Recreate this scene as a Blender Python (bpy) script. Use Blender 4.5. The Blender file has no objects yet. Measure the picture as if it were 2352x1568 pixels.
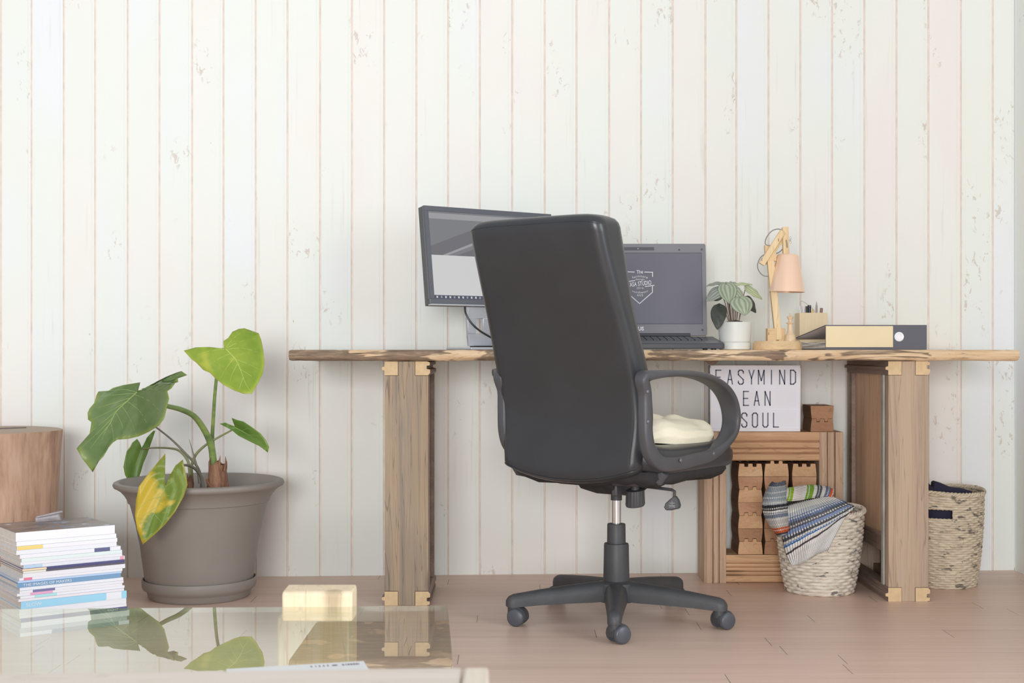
import bpy, bmesh, math, random
from mathutils import Vector as V, Matrix, noise as NZ
S = bpy.context.scene
COL = S.collection
PI = math.pi
sin, cos, rad = math.sin, math.cos, math.radians

# ------------------------------------------------------------------ camera
F = 3050.0            # focal length in pixels of the 2352 wide frame
CX, HY = 1176.0, 803.0  # principal column, horizon row
EYE = 0.7405
cd = bpy.data.cameras.new('camera'); cam = bpy.data.objects.new('camera', cd); COL.objects.link(cam)
cd.sensor_width = 36.0; cd.lens = 36.0 * F / 2352.0
cam.location = (0, 0, EYE); cam.rotation_euler = (rad(90), 0, 0)
cd.shift_y = (HY - 784.0) / 2352.0
cd.clip_start = 0.05
cd.dof.use_dof = True; cd.dof.focus_distance = 3.85; cd.dof.aperture_fstop = 9.0
S.camera = cam

# ------------------------------------------------------------------ light
w = bpy.data.worlds.new('world'); S.world = w; w.use_nodes = True
bg = w.node_tree.nodes['Background']
bg.inputs[0].default_value = (0.955, 0.975, 1.0, 1); bg.inputs[1].default_value = 0.62
def area(name, loc, target, sx, sy, power, col):
    l = bpy.data.lights.new(name, 'AREA'); l.shape = 'RECTANGLE'; l.size = sx; l.size_y = sy
    l.energy = power; l.color = col
    o = bpy.data.objects.new(name, l); COL.objects.link(o); o.location = loc
    o.rotation_euler = (V(target) - V(loc)).to_track_quat('-Z', 'Y').to_euler()
    return o
area('window_light', (-0.6, -3.9, 1.30), (0.3, 4.0, 0.75), 2.4, 1.7, 305, (0.985, 0.99, 0.985))
area('side_window_light', (3.4, 0.9, 1.45), (0.3, 3.9, 0.8), 2.0, 1.8, 95, (0.86, 0.94, 1.0))
S.view_settings.view_transform = 'Standard'; S.view_settings.look = 'None'
S.view_settings.exposure = -0.03; S.view_settings.gamma = 1.0
S.view_settings.use_curve_mapping = False

# ------------------------------------------------------------------ placing
def P(px, py, Y):       # a point of the room from what is seen at a pixel and its measured distance
    return V(((px - CX) * Y / F, Y, EYE - (py - HY) * Y / F))
def PZ(px, py, z):      # a point on the horizontal plane at height z
    Y = (EYE - z) * F / (py - HY); return P(px, py, Y)

# ------------------------------------------------------------------ helpers
def tag(o, label=None, cat=None, group=None, kind=None):
    if label: o['label'] = label
    if cat: o['category'] = cat
    if group: o['group'] = group
    if kind: o['kind'] = kind
    return o
def empty(name, loc, label=None, cat=None, group=None, rz=0.0):
    o = bpy.data.objects.new(name, None); COL.objects.link(o)
    o.location = loc; o.rotation_euler = (0, 0, rz); o.empty_display_size = 0.05
    return tag(o, label, cat, group)
def wloc(o):
    p = V(o.location)
    while o.parent: o = o.parent; p = p + V(o.location)
    return p
class MB:
    def __init__(s): s.v = []; s.f = []; s.m = []; s.uv = []
    def add(s, vs, fs, m=0, uvs=None):
        b = len(s.v); s.v += [V(p) for p in vs]
        for i, f in enumerate(fs):
            s.f.append([b + k for k in f]); s.m.append(m)
            s.uv.append(uvs[i] if uvs else None)
        return s
    def box(s, a, b, m=0, M=None):
        x0, y0, z0 = a; x1, y1, z1 = b
        vs = [V((x, y, z)) for z in (z0, z1) for y in (y0, y1) for x in (x0, x1)]
        if M: vs = [M @ p for p in vs]
        return s.add(vs, [(0, 2, 3, 1), (4, 5, 7, 6), (0, 1, 5, 4), (2, 6, 7, 3), (0, 4, 6, 2), (1, 3, 7, 5)], m)
    def extrude(s, poly, d, m=0, mcap=None, M=None):
        n = len(poly); d = V(d)
        vs = [V(p) for p in poly] + [V(p) + d for p in poly]
        if M: vs = [M @ p for p in vs]
        b = len(s.v); s.add(vs, [(i, (i + 1) % n, n + (i + 1) % n, n + i) for i in range(n)], m)
        mc = m if mcap is None else mcap
        s.f.append([b + i for i in range(n)][::-1]); s.m.append(mc); s.uv.append(None)
        s.f.append([b + n + i for i in range(n)]); s.m.append(mc); s.uv.append(None)
        return s
    def lathe(s, prof, c, n=48, m=0, M=None, close=False):
        vs = []; fs = []; k = len(prof)
        for r, z in prof:
            for i in range(n):
                a = 2 * PI * i / n; vs.append(V((r * cos(a), r * sin(a), z)))
        for j in range(k - 1 if not close else k):
            for i in range(n):
                a = j * n; b = ((j + 1) % k) * n; i2 = (i + 1) % n
                fs.append((a + i, a + i2, b + i2, b + i))
        if not close:
            if prof[0][0] > 1e-6: fs.append(tuple(range(n))[::-1])
            if prof[-1][0] > 1e-6: fs.append(tuple((k - 1) * n + i for i in range(n)))
        vs = [(M @ p if M else p) + V(c) for p in vs]
        return s.add(vs, fs, m)
    def grid(s, fn, nu, nv, m=0, wrap=False, uvs=True):
        vs = []; fs = []; us = []
        cu = nu if wrap else nu + 1
        for j in range(nv + 1):
            for i in range(cu): vs.append(V(fn(i / nu, j / nv)))
        for j in range(nv):
            for i in range(nu):
                i2 = (i + 1) % cu if wrap else i + 1
                fs.append((j * cu + i, j * cu + i2, (j + 1) * cu + i2, (j + 1) * cu + i))
                us.append(((i / nu, j / nv), ((i + 1) / nu, j / nv), ((i + 1) / nu, (j + 1) / nv), (i / nu, (j + 1) / nv)))
        return s.add(vs, fs, m, us if uvs else None)
    def tube(s, path, r, n=10, m=0, closed=False, flat=None):
        # path: points, r: radius or list; flat: (a,b) section half sizes with up vector kept
        path = [V(p) for p in path]; L = len(path); rs = r if isinstance(r, (list, tuple)) else [r] * L
        T = []
        for i in range(L):
            a = path[(i - 1) % L] if (closed or i > 0) else path[i]
            b = path[(i + 1) % L] if (closed or i < L - 1) else path[i]
            T.append((b - a).normalized())
        up = V((0, 0, 1)) if abs(T[0].z) < 0.9 else V((1, 0, 0))
        N = (up - T[0] * up.dot(T[0])).normalized(); vs = []; fs = []
        for i in range(L):
            N = (N - T[i] * N.dot(T[i])).normalized(); B = T[i].cross(N)
            for k in range(n):
                a = 2 * PI * k / n; vs.append(path[i] + (N * cos(a) + B * sin(a)) * rs[i])
        for i in range(L if closed else L - 1):
            i2 = (i + 1) % L
            for k in range(n): fs.append((i * n + k, i * n + (k + 1) % n, i2 * n + (k + 1) % n, i2 * n + k))
        if not closed: fs.append(tuple(range(n))[::-1]); fs.append(tuple((L - 1) * n + k for k in range(n)))
        return s.add(vs, fs, m)
    def sphere(s, c, r, n=12, m=0, sc=(1, 1, 1)):
        pr = [(max(1e-7, r * sin(PI * j / n)), -r * cos(PI * j / n)) for j in range(n + 1)]
        M = Matrix.Diagonal((sc[0], sc[1], sc[2], 1))
        return s.lathe(pr, c, n * 2, m, M)
    def build(s, name, mats, parent=None, at=None, world=True, smooth=35, bevel=0, thick=0, sub=0):
        o0 = V((0, 0, 0))
        if world:
            if parent: o0 = wloc(parent)
            elif at is not None: o0 = V(at)
        me = bpy.data.meshes.new(name)
        me.from_pydata([tuple(p - o0) for p in s.v], [], s.f)
        mats = mats if isinstance(mats, (list, tuple)) else [mats]
        for m in mats: me.materials.append(m)
        me.polygons.foreach_set('material_index', s.m)
        if any(u is not None for u in s.uv):
            ul = me.uv_layers.new(name='UVMap')
            for p, u in zip(me.polygons, s.uv):
                if u:
                    for li, c in zip(p.loop_indices, u): ul.data[li].uv = c
        bm = bmesh.new(); bm.from_mesh(me)
        bmesh.ops.remove_doubles(bm, verts=bm.verts, dist=1e-6)
        bmesh.ops.recalc_face_normals(bm, faces=bm.faces); bm.to_mesh(me); bm.free()
        if smooth:
            me.polygons.foreach_set('use_smooth', [True] * len(me.polygons))
            me.set_sharp_from_angle(angle=rad(smooth))
        me.update()
        o = bpy.data.objects.new(name, me); COL.objects.link(o)
        if parent: o.parent = parent
        elif at is not None: o.location = at
        if thick:
            md = o.modifiers.new('thickness', 'SOLIDIFY'); md.thickness = thick; md.offset = 0
        if bevel:
            md = o.modifiers.new('bevel', 'BEVEL'); md.width = bevel; md.segments = 2
            md.limit_method = 'ANGLE'; md.angle_limit = rad(40); md.harden_normals = False
        if sub:
            md = o.modifiers.new('sub', 'SUBSURF'); md.levels = sub; md.render_levels = sub
        return o
def spline(pts, n, closed=False):   # Catmull-Rom through tuples of any length
    out = []; L = len(pts); segs = L if closed else L - 1
    for i in range(segs):
        g = lambda k: pts[k % L] if closed else pts[max(0, min(L - 1, k))]
        p0, p1, p2, p3 = g(i - 1), g(i), g(i + 1), g(i + 2)
        for k in range(n):
            t = k / n
            out.append(tuple(0.5 * ((2 * b) + (-a + c) * t + (2 * a - 5 * b + 4 * c - d) * t * t + (-a + 3 * b - 3 * c + d) * t ** 3)
                             for a, b, c, d in zip(p0, p1, p2, p3)))
    if not closed: out.append(tuple(pts[-1]))
    return out
def copy_tree(o, parent=None):
    c = o.copy(); COL.objects.link(c); c.parent = parent
    for ch in [x for x in list(bpy.data.objects) if x.parent == o]: copy_tree(ch, c)
    return c
def text_mb(mb, txt, size, M, sx=1.0, depth=0.0, m=0, align='CENTER', arc=None, bold=0.0, space=1.0):
    cu = bpy.data.curves.new('t', 'FONT'); cu.body = txt; cu.size = size; cu.align_x = align; cu.align_y = 'CENTER'
    cu.space_character = space; cu.offset = bold; cu.resolution_u = 3
    ob = bpy.data.objects.new('t', cu); COL.objects.link(ob)
    dg = bpy.context.evaluated_depsgraph_get(); dg.update()
    me = bpy.data.meshes.new_from_object(ob.evaluated_get(dg))
    vs = []
    for v in me.vertices:
        x, y = v.co.x * sx, v.co.y
        if arc:
            a = x / arc; x, y = (arc - y) * sin(a) if arc < 0 else (arc + y) * sin(a), (arc + y) * cos(a) - arc
        vs.append(M @ V((x, y, 0)))
    mb.add(vs, [tuple(p.vertices) for p in me.polygons], m)
    bpy.data.objects.remove(ob); bpy.data.curves.remove(cu); bpy.data.meshes.remove(me)

# ------------------------------------------------------------------ materials
def srgb(*c):
    c = c[0] if len(c) == 1 else c
    return tuple(((x / 255) / 12.92 if x / 255 <= 0.04045 else ((x / 255 + 0.055) / 1.055) ** 2.4) for x in c) + (1.0,)
class NT:
    def __init__(s, name):
        s.m = bpy.data.materials.new(name); s.m.use_nodes = True; s.t = s.m.node_tree
        s.b = s.t.nodes['Principled BSDF']; s.out = s.t.nodes['Material Output']
    def n(s, typ, **kw):
        x = s.t.nodes.new('ShaderNode' + typ)
        for k, v in kw.items():
            if k in x.inputs: s.inp(x.inputs[k], v)
            else: setattr(x, k, v)
        return x
    def inp(s, sock, v):
        if isinstance(v, bpy.types.NodeSocket): s.t.links.new(v, sock)
        elif isinstance(v, bpy.types.Node): s.t.links.new(v.outputs[0], sock)
        else: sock.default_value = v
    def math(s, op, a, b=0.0, c=None, clamp=False):
        x = s.t.nodes.new('ShaderNodeMath'); x.operation = op; x.use_clamp = clamp
        s.inp(x.inputs[0], a); s.inp(x.inputs[1], b)
        if c is not None: s.inp(x.inputs[2], c)
        return x.outputs[0]
    def mix(s, f, a, b):
        x = s.t.nodes.new('ShaderNodeMix'); x.data_type = 'RGBA'
        s.inp(x.inputs['Factor'], f)
        cs = [i for i in x.inputs if i.type == 'RGBA']; s.inp(cs[0], a); s.inp(cs[1], b)
        return [o for o in x.outputs if o.type == 'RGBA'][0]
    def ramp(s, f, stops, interp='LINEAR'):
        x = s.t.nodes.new('ShaderNodeValToRGB'); s.inp(x.inputs[0], f); e = x.color_ramp
        e.interpolation = interp
        while len(e.elements) < len(stops): e.elements.new(0.5)
        for el, (p, c) in zip(e.elements, stops):
            el.position = p; el.color = c if len(c) == 4 else tuple(c) + (1,)
        return x.outputs[0]
    def smooth(s, f, a, b):
        x = s.t.nodes.new('ShaderNodeMapRange'); x.interpolation_type = 'SMOOTHSTEP'
        s.inp(x.inputs[0], f); s.inp(x.inputs[1], a); s.inp(x.inputs[2], b); return x.outputs[0]
    def coord(s, kind='Object'): return s.n('TexCoord').outputs[kind]
    def scale(s, v, sc, off=None):
        x = s.t.nodes.new('ShaderNodeMapping'); s.inp(x.inputs[0], v); x.inputs['Scale'].default_value = sc
        if off is not None: s.inp(x.inputs['Location'], off)
        return x.outputs[0]
    def noise(s, v, sc=5, det=3, rough=0.5, dist=0.0, out=0):
        x = s.n('TexNoise'); s.inp(x.inputs['Vector'], v); x.inputs['Scale'].default_value = sc
        x.inputs['Detail'].default_value = det; x.inputs['Roughness'].default_value = rough
        x.inputs['Distortion'].default_value = dist; return x.outputs[out]
    def bump(s, h, st=0.2, dist=0.01):
        x = s.n('Bump'); s.inp(x.inputs['Height'], h); x.inputs['Strength'].default_value = st
        x.inputs['Distance'].default_value = dist; s.inp(s.b.inputs['Normal'], x.outputs[0])
    def set(s, **kw):
        for k, v in kw.items(): s.inp(s.b.inputs[k.replace('_', ' ')], v)
        return s
def plain(name, c, rough=0.5, metal=0.0, var=0.06, sc=12, bump=0.0, bsc=200, spec=0.5, coat=0.0):
    n = NT(name); co = n.coord()
    lo = tuple(max(0, x * (1 - var)) for x in c[:3]) + (1,); hi = tuple(min(1, x * (1 + var)) for x in c[:3]) + (1,)
    n.set(Base_Color=n.ramp(n.noise(co, sc, 3), [(0.3, lo), (0.7, hi)]), Roughness=rough, Metallic=metal)
    n.b.inputs['Specular IOR Level'].default_value = spec; n.b.inputs['Coat Weight'].default_value = coat
    if bump: n.bump(n.noise(co, bsc, 2), bump, 0.002)
    return n.m
def wood(name, cols, axis=2, sc=14, streak=0.06, rough=0.6, knots=0.5, bump=0.15, dark=None, spec=0.3, ring=0.4):
    n = NT(name); co = n.coord()
    rnd = n.n('ObjectInfo').outputs['Random']
    off = n.n('CombineXYZ'); 
    for k, q in enumerate((7.3, 3.1, 5.7)): n.inp(off.inputs[k], n.math('MULTIPLY', rnd, q))
    s3 = [sc, sc, sc]; s3[axis] = sc * streak
    v = n.scale(co, tuple(s3), off.outputs[0])
    warp = n.noise(v, 0.9, 2, out=1)
    vm = n.n('VectorMath', operation='MULTIPLY_ADD'); n.inp(vm.inputs[0], warp); vm.inputs[1].default_value = (0.9, 0.9, 0.9); n.inp(vm.inputs[2], v)
    big = n.noise(vm.outputs[0], 1.1, 3, 0.55, 0.6)
    rings = n.math('ABSOLUTE', n.math('SINE', n.math('MULTIPLY', big, 34.0)))
    fine = n.noise(n.scale(vm.outputs[0], (5, 5, 5)), 2.2, 4, 0.7)
    f = n.math('ADD', n.math('MULTIPLY', big, 0.62), n.math('MULTIPLY', fine, 0.38))
    col = n.ramp(f, [(0.28, cols[0]), (0.45, cols[1]), (0.58, cols[2]), (0.74, cols[-1])])
    dk = dark or tuple(x * 0.45 for x in cols[0][:3]) + (1,)
    lines = n.math('MULTIPLY', n.smooth(rings, 0.24, 0.0), ring)
    col = n.mix(lines, col, n.mix(0.5, cols[0], dk))
    if knots:
        k3 = [5.5, 5.5, 5.5]; k3[axis] = 2.2
        vo = n.n('TexVoronoi'); n.inp(vo.inputs['Vector'], n.scale(co, tuple(k3), off.outputs[0])); vo.inputs['Scale'].default_value = 1.0
        kn = n.smooth(vo.outputs['Distance'], 0.13, 0.04)
        col = n.mix(n.math('MULTIPLY', kn, knots), col, dk)
    n.set(Base_Color=col, Roughness=rough); n.b.inputs['Specular IOR Level'].default_value = spec
    n.bump(n.math('ADD', n.math('MULTIPLY', rings, 0.3), fine), bump, 0.002)
    return n.m
# ------------------------------------------------------------------ the setting
def wallY(X): return 4.38 + 0.05 * X
GX = [2, 72, 146, 218, 293, 366, 441, 513, 587, 660, 735, 808, 882, 956, 1029, 1102, 1176, 1251, 1324, 1399, 1472, 1545, 1620, 1691, 1765, 1838, 1911, 1985, 2059, 2132, 2207, 2280]
def wall_x(px):
    k = (px - CX) / F; return k * 4.38 / (1 - 0.05 * k)
def wall_mat():
    n = NT('painted_boards'); co = n.coord(); uv = n.coord('UV')
    sp = n.n('SeparateXYZ'); n.inp(sp.inputs[0], uv); u = sp.outputs[0]
    fr = n.math('FRACT', u); bid = n.math('FLOOR', u)
    wn = n.n('TexWhiteNoise', noise_dimensions='1D'); n.inp(wn.inputs['W'], bid); r1 = wn.outputs['Value']
    cb = n.n('CombineXYZ'); n.inp(cb.inputs[2], n.math('MULTIPLY', r1, 9.0)); n.inp(cb.inputs[0], n.math('MULTIPLY', bid, 0.37))
    big = n.noise(n.scale(co, (1.3, 1.3, 0.75), cb.outputs[0]), 1.6, 3, 0.5)
    col = n.ramp(n.math('ADD', n.math('MULTIPLY', big, 0.9), n.math('MULTIPLY', r1, 0.10)),
                 [(0.32, srgb(240, 235, 232)), (0.42, srgb(239, 239, 234)), (0.56, srgb(236, 240, 235)), (0.68, srgb(237, 240, 243))])
    # worn chips along the board edges
    ed = n.math('MINIMUM', fr, n.math('SUBTRACT', 1.0, fr))
    chip = n.noise(n.scale(co, (9, 9, 4.5), cb.outputs[0]), 3.0, 4, 0.6)
    cm = n.math('SUBTRACT', chip, n.math('MULTIPLY', ed, 2.6))
    cm = n.smooth(cm, 0.60, 0.625)
    longn = n.noise(n.scale(co, (0.5, 0.5, 1.6), cb.outputs[0]), 2.2, 2, 0.5)
    cm = n.math('MULTIPLY', cm, n.smooth(longn, 0.5, 0.54))
    col = n.mix(n.math('MULTIPLY', cm, 0.8), col, srgb(222, 206, 196))
    # small scuffs and flakes
    where = n.smooth(n.noise(n.scale(co, (3.1, 3.1, 2.6), cb.outputs[0]), 1.5, 1), 0.60, 0.68)
    fl = n.smooth(n.noise(n.scale(co, (30, 30, 17), cb.outputs[0]), 2.0, 5, 0.65, 0.6), 0.585, 0.63)
    col = n.mix(n.math('MULTIPLY', n.math('MULTIPLY', fl, where), 0.7), col, srgb(205, 192, 180))
    dots = n.smooth(n.noise(n.scale(co, (40, 40, 26), cb.outputs[0]), 1.0, 1), 0.82, 0.85)
    col = n.mix(n.math('MULTIPLY', dots, 0.7), col, srgb(190, 176, 160))
    st = n.smooth(n.noise(n.scale(co, (70, 70, 2.5), cb.outputs[0]), 1.0, 3), 0.60, 0.72)
    wh2 = n.smooth(n.noise(n.scale(co, (2.2, 2.2, 1.8), cb.outputs[0]), 1.7, 1), 0.5, 0.66)
    col = n.mix(n.math('MULTIPLY', n.math('MULTIPLY', st, wh2), 0.28), col, srgb(206, 198, 186))
    n.set(Base_Color=col, Roughness=0.62); n.b.inputs['Specular IOR Level'].default_value = 0.25
    n.bump(n.math('ADD', n.math('MULTIPLY', cm, -1.0), n.math('MULTIPLY', n.noise(n.scale(co, (60, 60, 8)), 1.0, 3), 0.35)), 0.25, 0.001)
    return n.m
M_WALL = wall_mat()
M_GROOVE = plain('bare_groove', srgb(236, 226, 218), 0.8, var=0.06, sc=30)
def board_wall(name, edges, pt, z0, z1):
    # edges: positions along the wall; pt(s, d) -> (x, y) with d the depth into the wall
    mb = MB(); prof = []
    for i in range(len(edges) - 1):
        a, b = edges[i], edges[i + 1]; w = b - a
        for (fr, d, m) in ((0.0, 0.0042, 1), (0.016 * 0.1 / w, 0.0042, 1), (0.034 * 0.1 / w, 0.0, 0), (0.862, 0.0, 0), (0.872, 0.0012, 0), (0.884, 0.0012, 0), (0.894, -0.0003, 0), (0.95, -0.0006, 0), (0.975, 0.0, 1)):
            prof.append((a + fr * w, d, m, i + fr))
    prof.append((edges[-1], 0.0042, 0, len(edges) - 1))
    for k in range(len(prof) - 1):
        s0, d0, m0, u0 = prof[k]; s1, d1, m1, u1 = prof[k + 1]
        if s1 <= s0: continue
        x0, y0 = pt(s0, d0); x1, y1 = pt(s1, d1); e = 1e-4
        mb.add([(x0, y0, z0), (x1, y1, z0), (x1, y1, z1), (x0, y0, z1)], [(0, 1, 2, 3)], m0,
               [((u0 + e, 0), (u1 - e, 0), (u1 - e, 1), (u0 + e, 1))])
    # back of the wall
    xa, ya = pt(edges[0], 0.06); xb, yb = pt(edges[-1], 0.06)
    xc, yc = pt(edges[0], 0.0075); xd, yd = pt(edges[-1], 0.0075)
    mb.add([(xa, ya, z0), (xb, yb, z0), (xb, yb, z1), (xa, ya, z1), (xc, yc, z0), (xd, yd, z0), (xd, yd, z1), (xc, yc, z1)],
           [(0, 1, 2, 3), (0, 4, 7, 3), (1, 5, 6, 2)])
    o = mb.build(name, [M_WALL, M_GROOVE], smooth=0)
    return tag(o, kind='structure')
XR = 1.690
ed = [wall_x(p) for p in GX]; bw = 0.1056
left = []; x = ed[0]
while x > -2.9: x -= bw; left.append(x)
ed = left[::-1] + ed + [XR]
board_wall('wall_back', ed, lambda s, d: (s, wallY(s) + d), -0.01, 2.75)
board_wall('wall_right', [2.35 + 0.1056 * i for i in range(20)] + [wallY(XR)], lambda s, d: (XR + d, s), -0.01, 2.75)

def floor_mat():
    n = NT('laminate_floor'); co = n.coord(); sp = n.n('SeparateXYZ'); n.inp(sp.inputs[0], co)
    x, y = sp.outputs[0], sp.outputs[1]
    ys = n.math('DIVIDE', n.math('ADD', y, 0.04), 0.096); row = n.math('FLOOR', ys); fy = n.math('FRACT', ys)
    wn = n.n('TexWhiteNoise', noise_dimensions='1D'); n.inp(wn.inputs['W'], n.math('ADD', row, 11.0))
    Lp = 0.92; xs = n.math('DIVIDE', n.math('ADD', x, n.math('MULTIPLY', wn.outputs['Value'], 7.3)), Lp)
    bx = n.math('FLOOR', xs); fx = n.math('FRACT', xs)
    cid = n.n('CombineXYZ'); n.inp(cid.inputs[0], n.math('MULTIPLY', bx, 3.7)); n.inp(cid.inputs[1], n.math('MULTIPLY', row, 1.9))
    w2 = n.n('TexWhiteNoise', noise_dimensions='2D'); n.inp(w2.inputs['Vector'], cid.outputs[0])
    g = n.noise(n.scale(co, (1.6, 75, 1), cid.outputs[0]), 1.0, 5, 0.65, 0.3)
    g2 = n.noise(n.scale(co, (0.9, 16, 1), cid.outputs[0]), 1.0, 3, 0.5)
    f = n.math('ADD', n.math('MULTIPLY', g, 0.6), n.math('ADD', n.math('MULTIPLY', g2, 0.32), n.math('MULTIPLY', w2.outputs['Value'], 0.08)))
    col = n.ramp(f, [(0.30, srgb(204, 174, 158)), (0.45, srgb(220, 191, 174)), (0.60, srgb(229, 201, 185)), (0.78, srgb(238, 212, 196))])
    butt = n.math('LESS_THAN', fx, 0.0022)
    seam = n.math('LESS_THAN', fy, 0.010)
    col = n.mix(n.math('MULTIPLY', butt, 0.75), col, srgb(96, 76, 68))
    col = n.mix(n.math('MULTIPLY', seam, 0.25), col, srgb(150, 120, 106))
    n.set(Base_Color=col, Roughness=n.math('ADD', 0.33, n.math('MULTIPLY', g, 0.12)))
    n.b.inputs['Specular IOR Level'].default_value = 0.45
    n.bump(g, 0.12, 0.001); return n.m
mb = MB(); mb.box((-2.9, -4.2, -0.06), (XR + 0.05, 4.52, 0.0))
tag(mb.build('floor', floor_mat(), smooth=0), kind='structure')

# ------------------------------------------------------------------ shared materials
M_PINE = wood('pale_pine', [srgb(214, 182, 138), srgb(228, 200, 158), srgb(236, 212, 172), srgb(240, 220, 186)], axis=2, sc=16, knots=0.0, bump=0.06)
M_PINE_END = plain('pine_end_grain', srgb(216, 188, 148), 0.7, var=0.08, sc=60)
M_OLD = wood('weathered_board', [srgb(112, 96, 82), srgb(148, 135, 122), srgb(172, 150, 124), srgb(166, 158, 150)], axis=2, sc=20, streak=0.035, ring=0.6, knots=0.75, bump=0.35, dark=srgb(84, 66, 54))
M_OLD2 = wood('weathered_board_warm', [srgb(144, 120, 102), srgb(176, 154, 136), srgb(192, 168, 144), srgb(178, 168, 160)], axis=2, sc=16, streak=0.035, ring=0.45, knots=0.7, bump=0.3, dark=srgb(100, 80, 68))
M_RAIL = wood('rail_wood', [srgb(116, 98, 90), srgb(136, 116, 106), srgb(150, 130, 118), srgb(160, 142, 130)], axis=1, sc=18, knots=0.0)
M_GREY = plain('grey_weathered_trim', srgb(168, 164, 156), 0.6, var=0.22, sc=14, bump=0.2)
M_PANEL = wood('brown_panel', [srgb(196, 162, 132), srgb(216, 182, 152), srgb(228, 196, 166), srgb(218, 198, 178)], axis=2, sc=12, streak=0.05, knots=0.6, bump=0.2, dark=srgb(90, 70, 58))

# ------------------------------------------------------------------ desk top
def slab_mat():
    n = NT('live_edge_slab'); co = n.coord()
    v = n.scale(co, (2.0, 9, 13)); w1 = n.noise(v, 1.5, 4, 0.6, 1.6)
    f2 = n.noise(n.scale(co, (10, 30, 90)), 1.0, 5, 0.65, 0.8)
    col = n.ramp(n.math('ADD', n.math('MULTIPLY', w1, 0.6), n.math('MULTIPLY', f2, 0.4)),
                 [(0.3, srgb(186, 148, 112)), (0.45, srgb(218, 186, 150)), (0.6, srgb(232, 206, 172)), (0.75, srgb(226, 206, 186))])
    sp = n.n('SeparateXYZ'); n.inp(sp.inputs[0], co); x = sp.outputs[0]
    # bark remains on the left part of the edge, patches elsewhere
    zone = n.math('ADD', n.noise(n.scale(co, (3.2, 3, 20)), 1.4, 3, 0.6, 0.8),
                  n.math('MULTIPLY', n.smooth(x, 0.25, -0.25), 0.16))
    bark = n.smooth(zone, 0.57, 0.62)
    bc = n.ramp(n.noise(n.scale(co, (14, 40, 120)), 1.0, 5, 0.7, 0.6), [(0.35, srgb(88, 72, 60)), (0.55, srgb(130, 110, 94)), (0.7, srgb(176, 150, 124))])
    streak = n.smooth(n.noise(n.scale(co, (6, 30, 60)), 1.0, 4, 0.7, 1.0), 0.60, 0.66)
    col = n.mix(n.math('MULTIPLY', streak, 0.6), col, srgb(120, 104, 98))
    col = n.mix(n.math('MULTIPLY', bark, 0.9), col, bc)
    n.set(Base_Color=col, Roughness=0.65); n.b.inputs['Specular IOR Level'].default_value = 0.3
    n.bump(n.math('ADD', f2, n.math('MULTIPLY', bark, 0.6)), 0.6, 0.004); return n.m
def deskY(X): return 3.832 + 0.040 * X
XL0, XL1 = -0.640, 1.487
NB = 260
def slab_fn(i):
    X = XL0 + (XL1 - XL0) * i / NB
    e = lambda k, a, s: a * NZ.noise(V((X * s, k * 3.1, 0.7)))
    yf = deskY(X) + e(1, 0.006, 5) + e(2, 0.003, 23)
    zt = 0.7402; zb = 0.7085 + e(3, 0.0016, 8) + e(4, 0.0012, 40)
    k = min(1.0, min(X - XL0, XL1 - X) / 0.006); k = 0.86 + 0.14 * k
    yb = wallY(X) - 0.012
    mz = (zt + zb) / 2
    pr = [(yb, zt), (yf + 0.006, zt), (yf + 0.001 + e(5, 0.003, 30), zt - 0.004), (yf - 0.001 + e(6, 0.004, 18), zt - 0.013),
          (yf + e(7, 0.004, 26), zt - 0.022), (yf + 0.006 + e(8, 0.003, 20), zb + 0.003), (yf + 0.012, zb), (yb, zb)]
    return [V((X, y, mz + (z - mz) * k)) for y, z in pr]
mb = MB(); rings = [slab_fn(i) for i in range(NB + 1)]; n8 = 8
vs = [p for r in rings for p in r]
fs = [(i * n8 + k, (i + 1) * n8 + k, (i + 1) * n8 + (k + 1) % n8, i * n8 + (k + 1) % n8) for i in range(NB) for k in range(n8)]
fs += [tuple(range(n8)), tuple(NB * n8 + k for k in range(n8))[::-1]]
mb.add(vs, fs)
tag(mb.build('desk_slab', slab_mat(), at=(0.42, 4.1, 0.708), smooth=50),
    'long live-edge timber desk slab resting on the two weathered pillars', 'desk top')
# small dark offcut fixed beneath the slab
mb = MB(); mb.extrude([P(1618, 826, 4.2), P(1652, 826, 4.2), P(1645, 835, 4.2), P(1638, 838.5, 4.2), P(1630, 836, 4.2)], (0, 0.03, 0))
tag(mb.build('bracket', M_RAIL, at=P(1634, 829, 4.2)), 'small dark wedge bracket under the desk above the sign corner', 'bracket')

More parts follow.
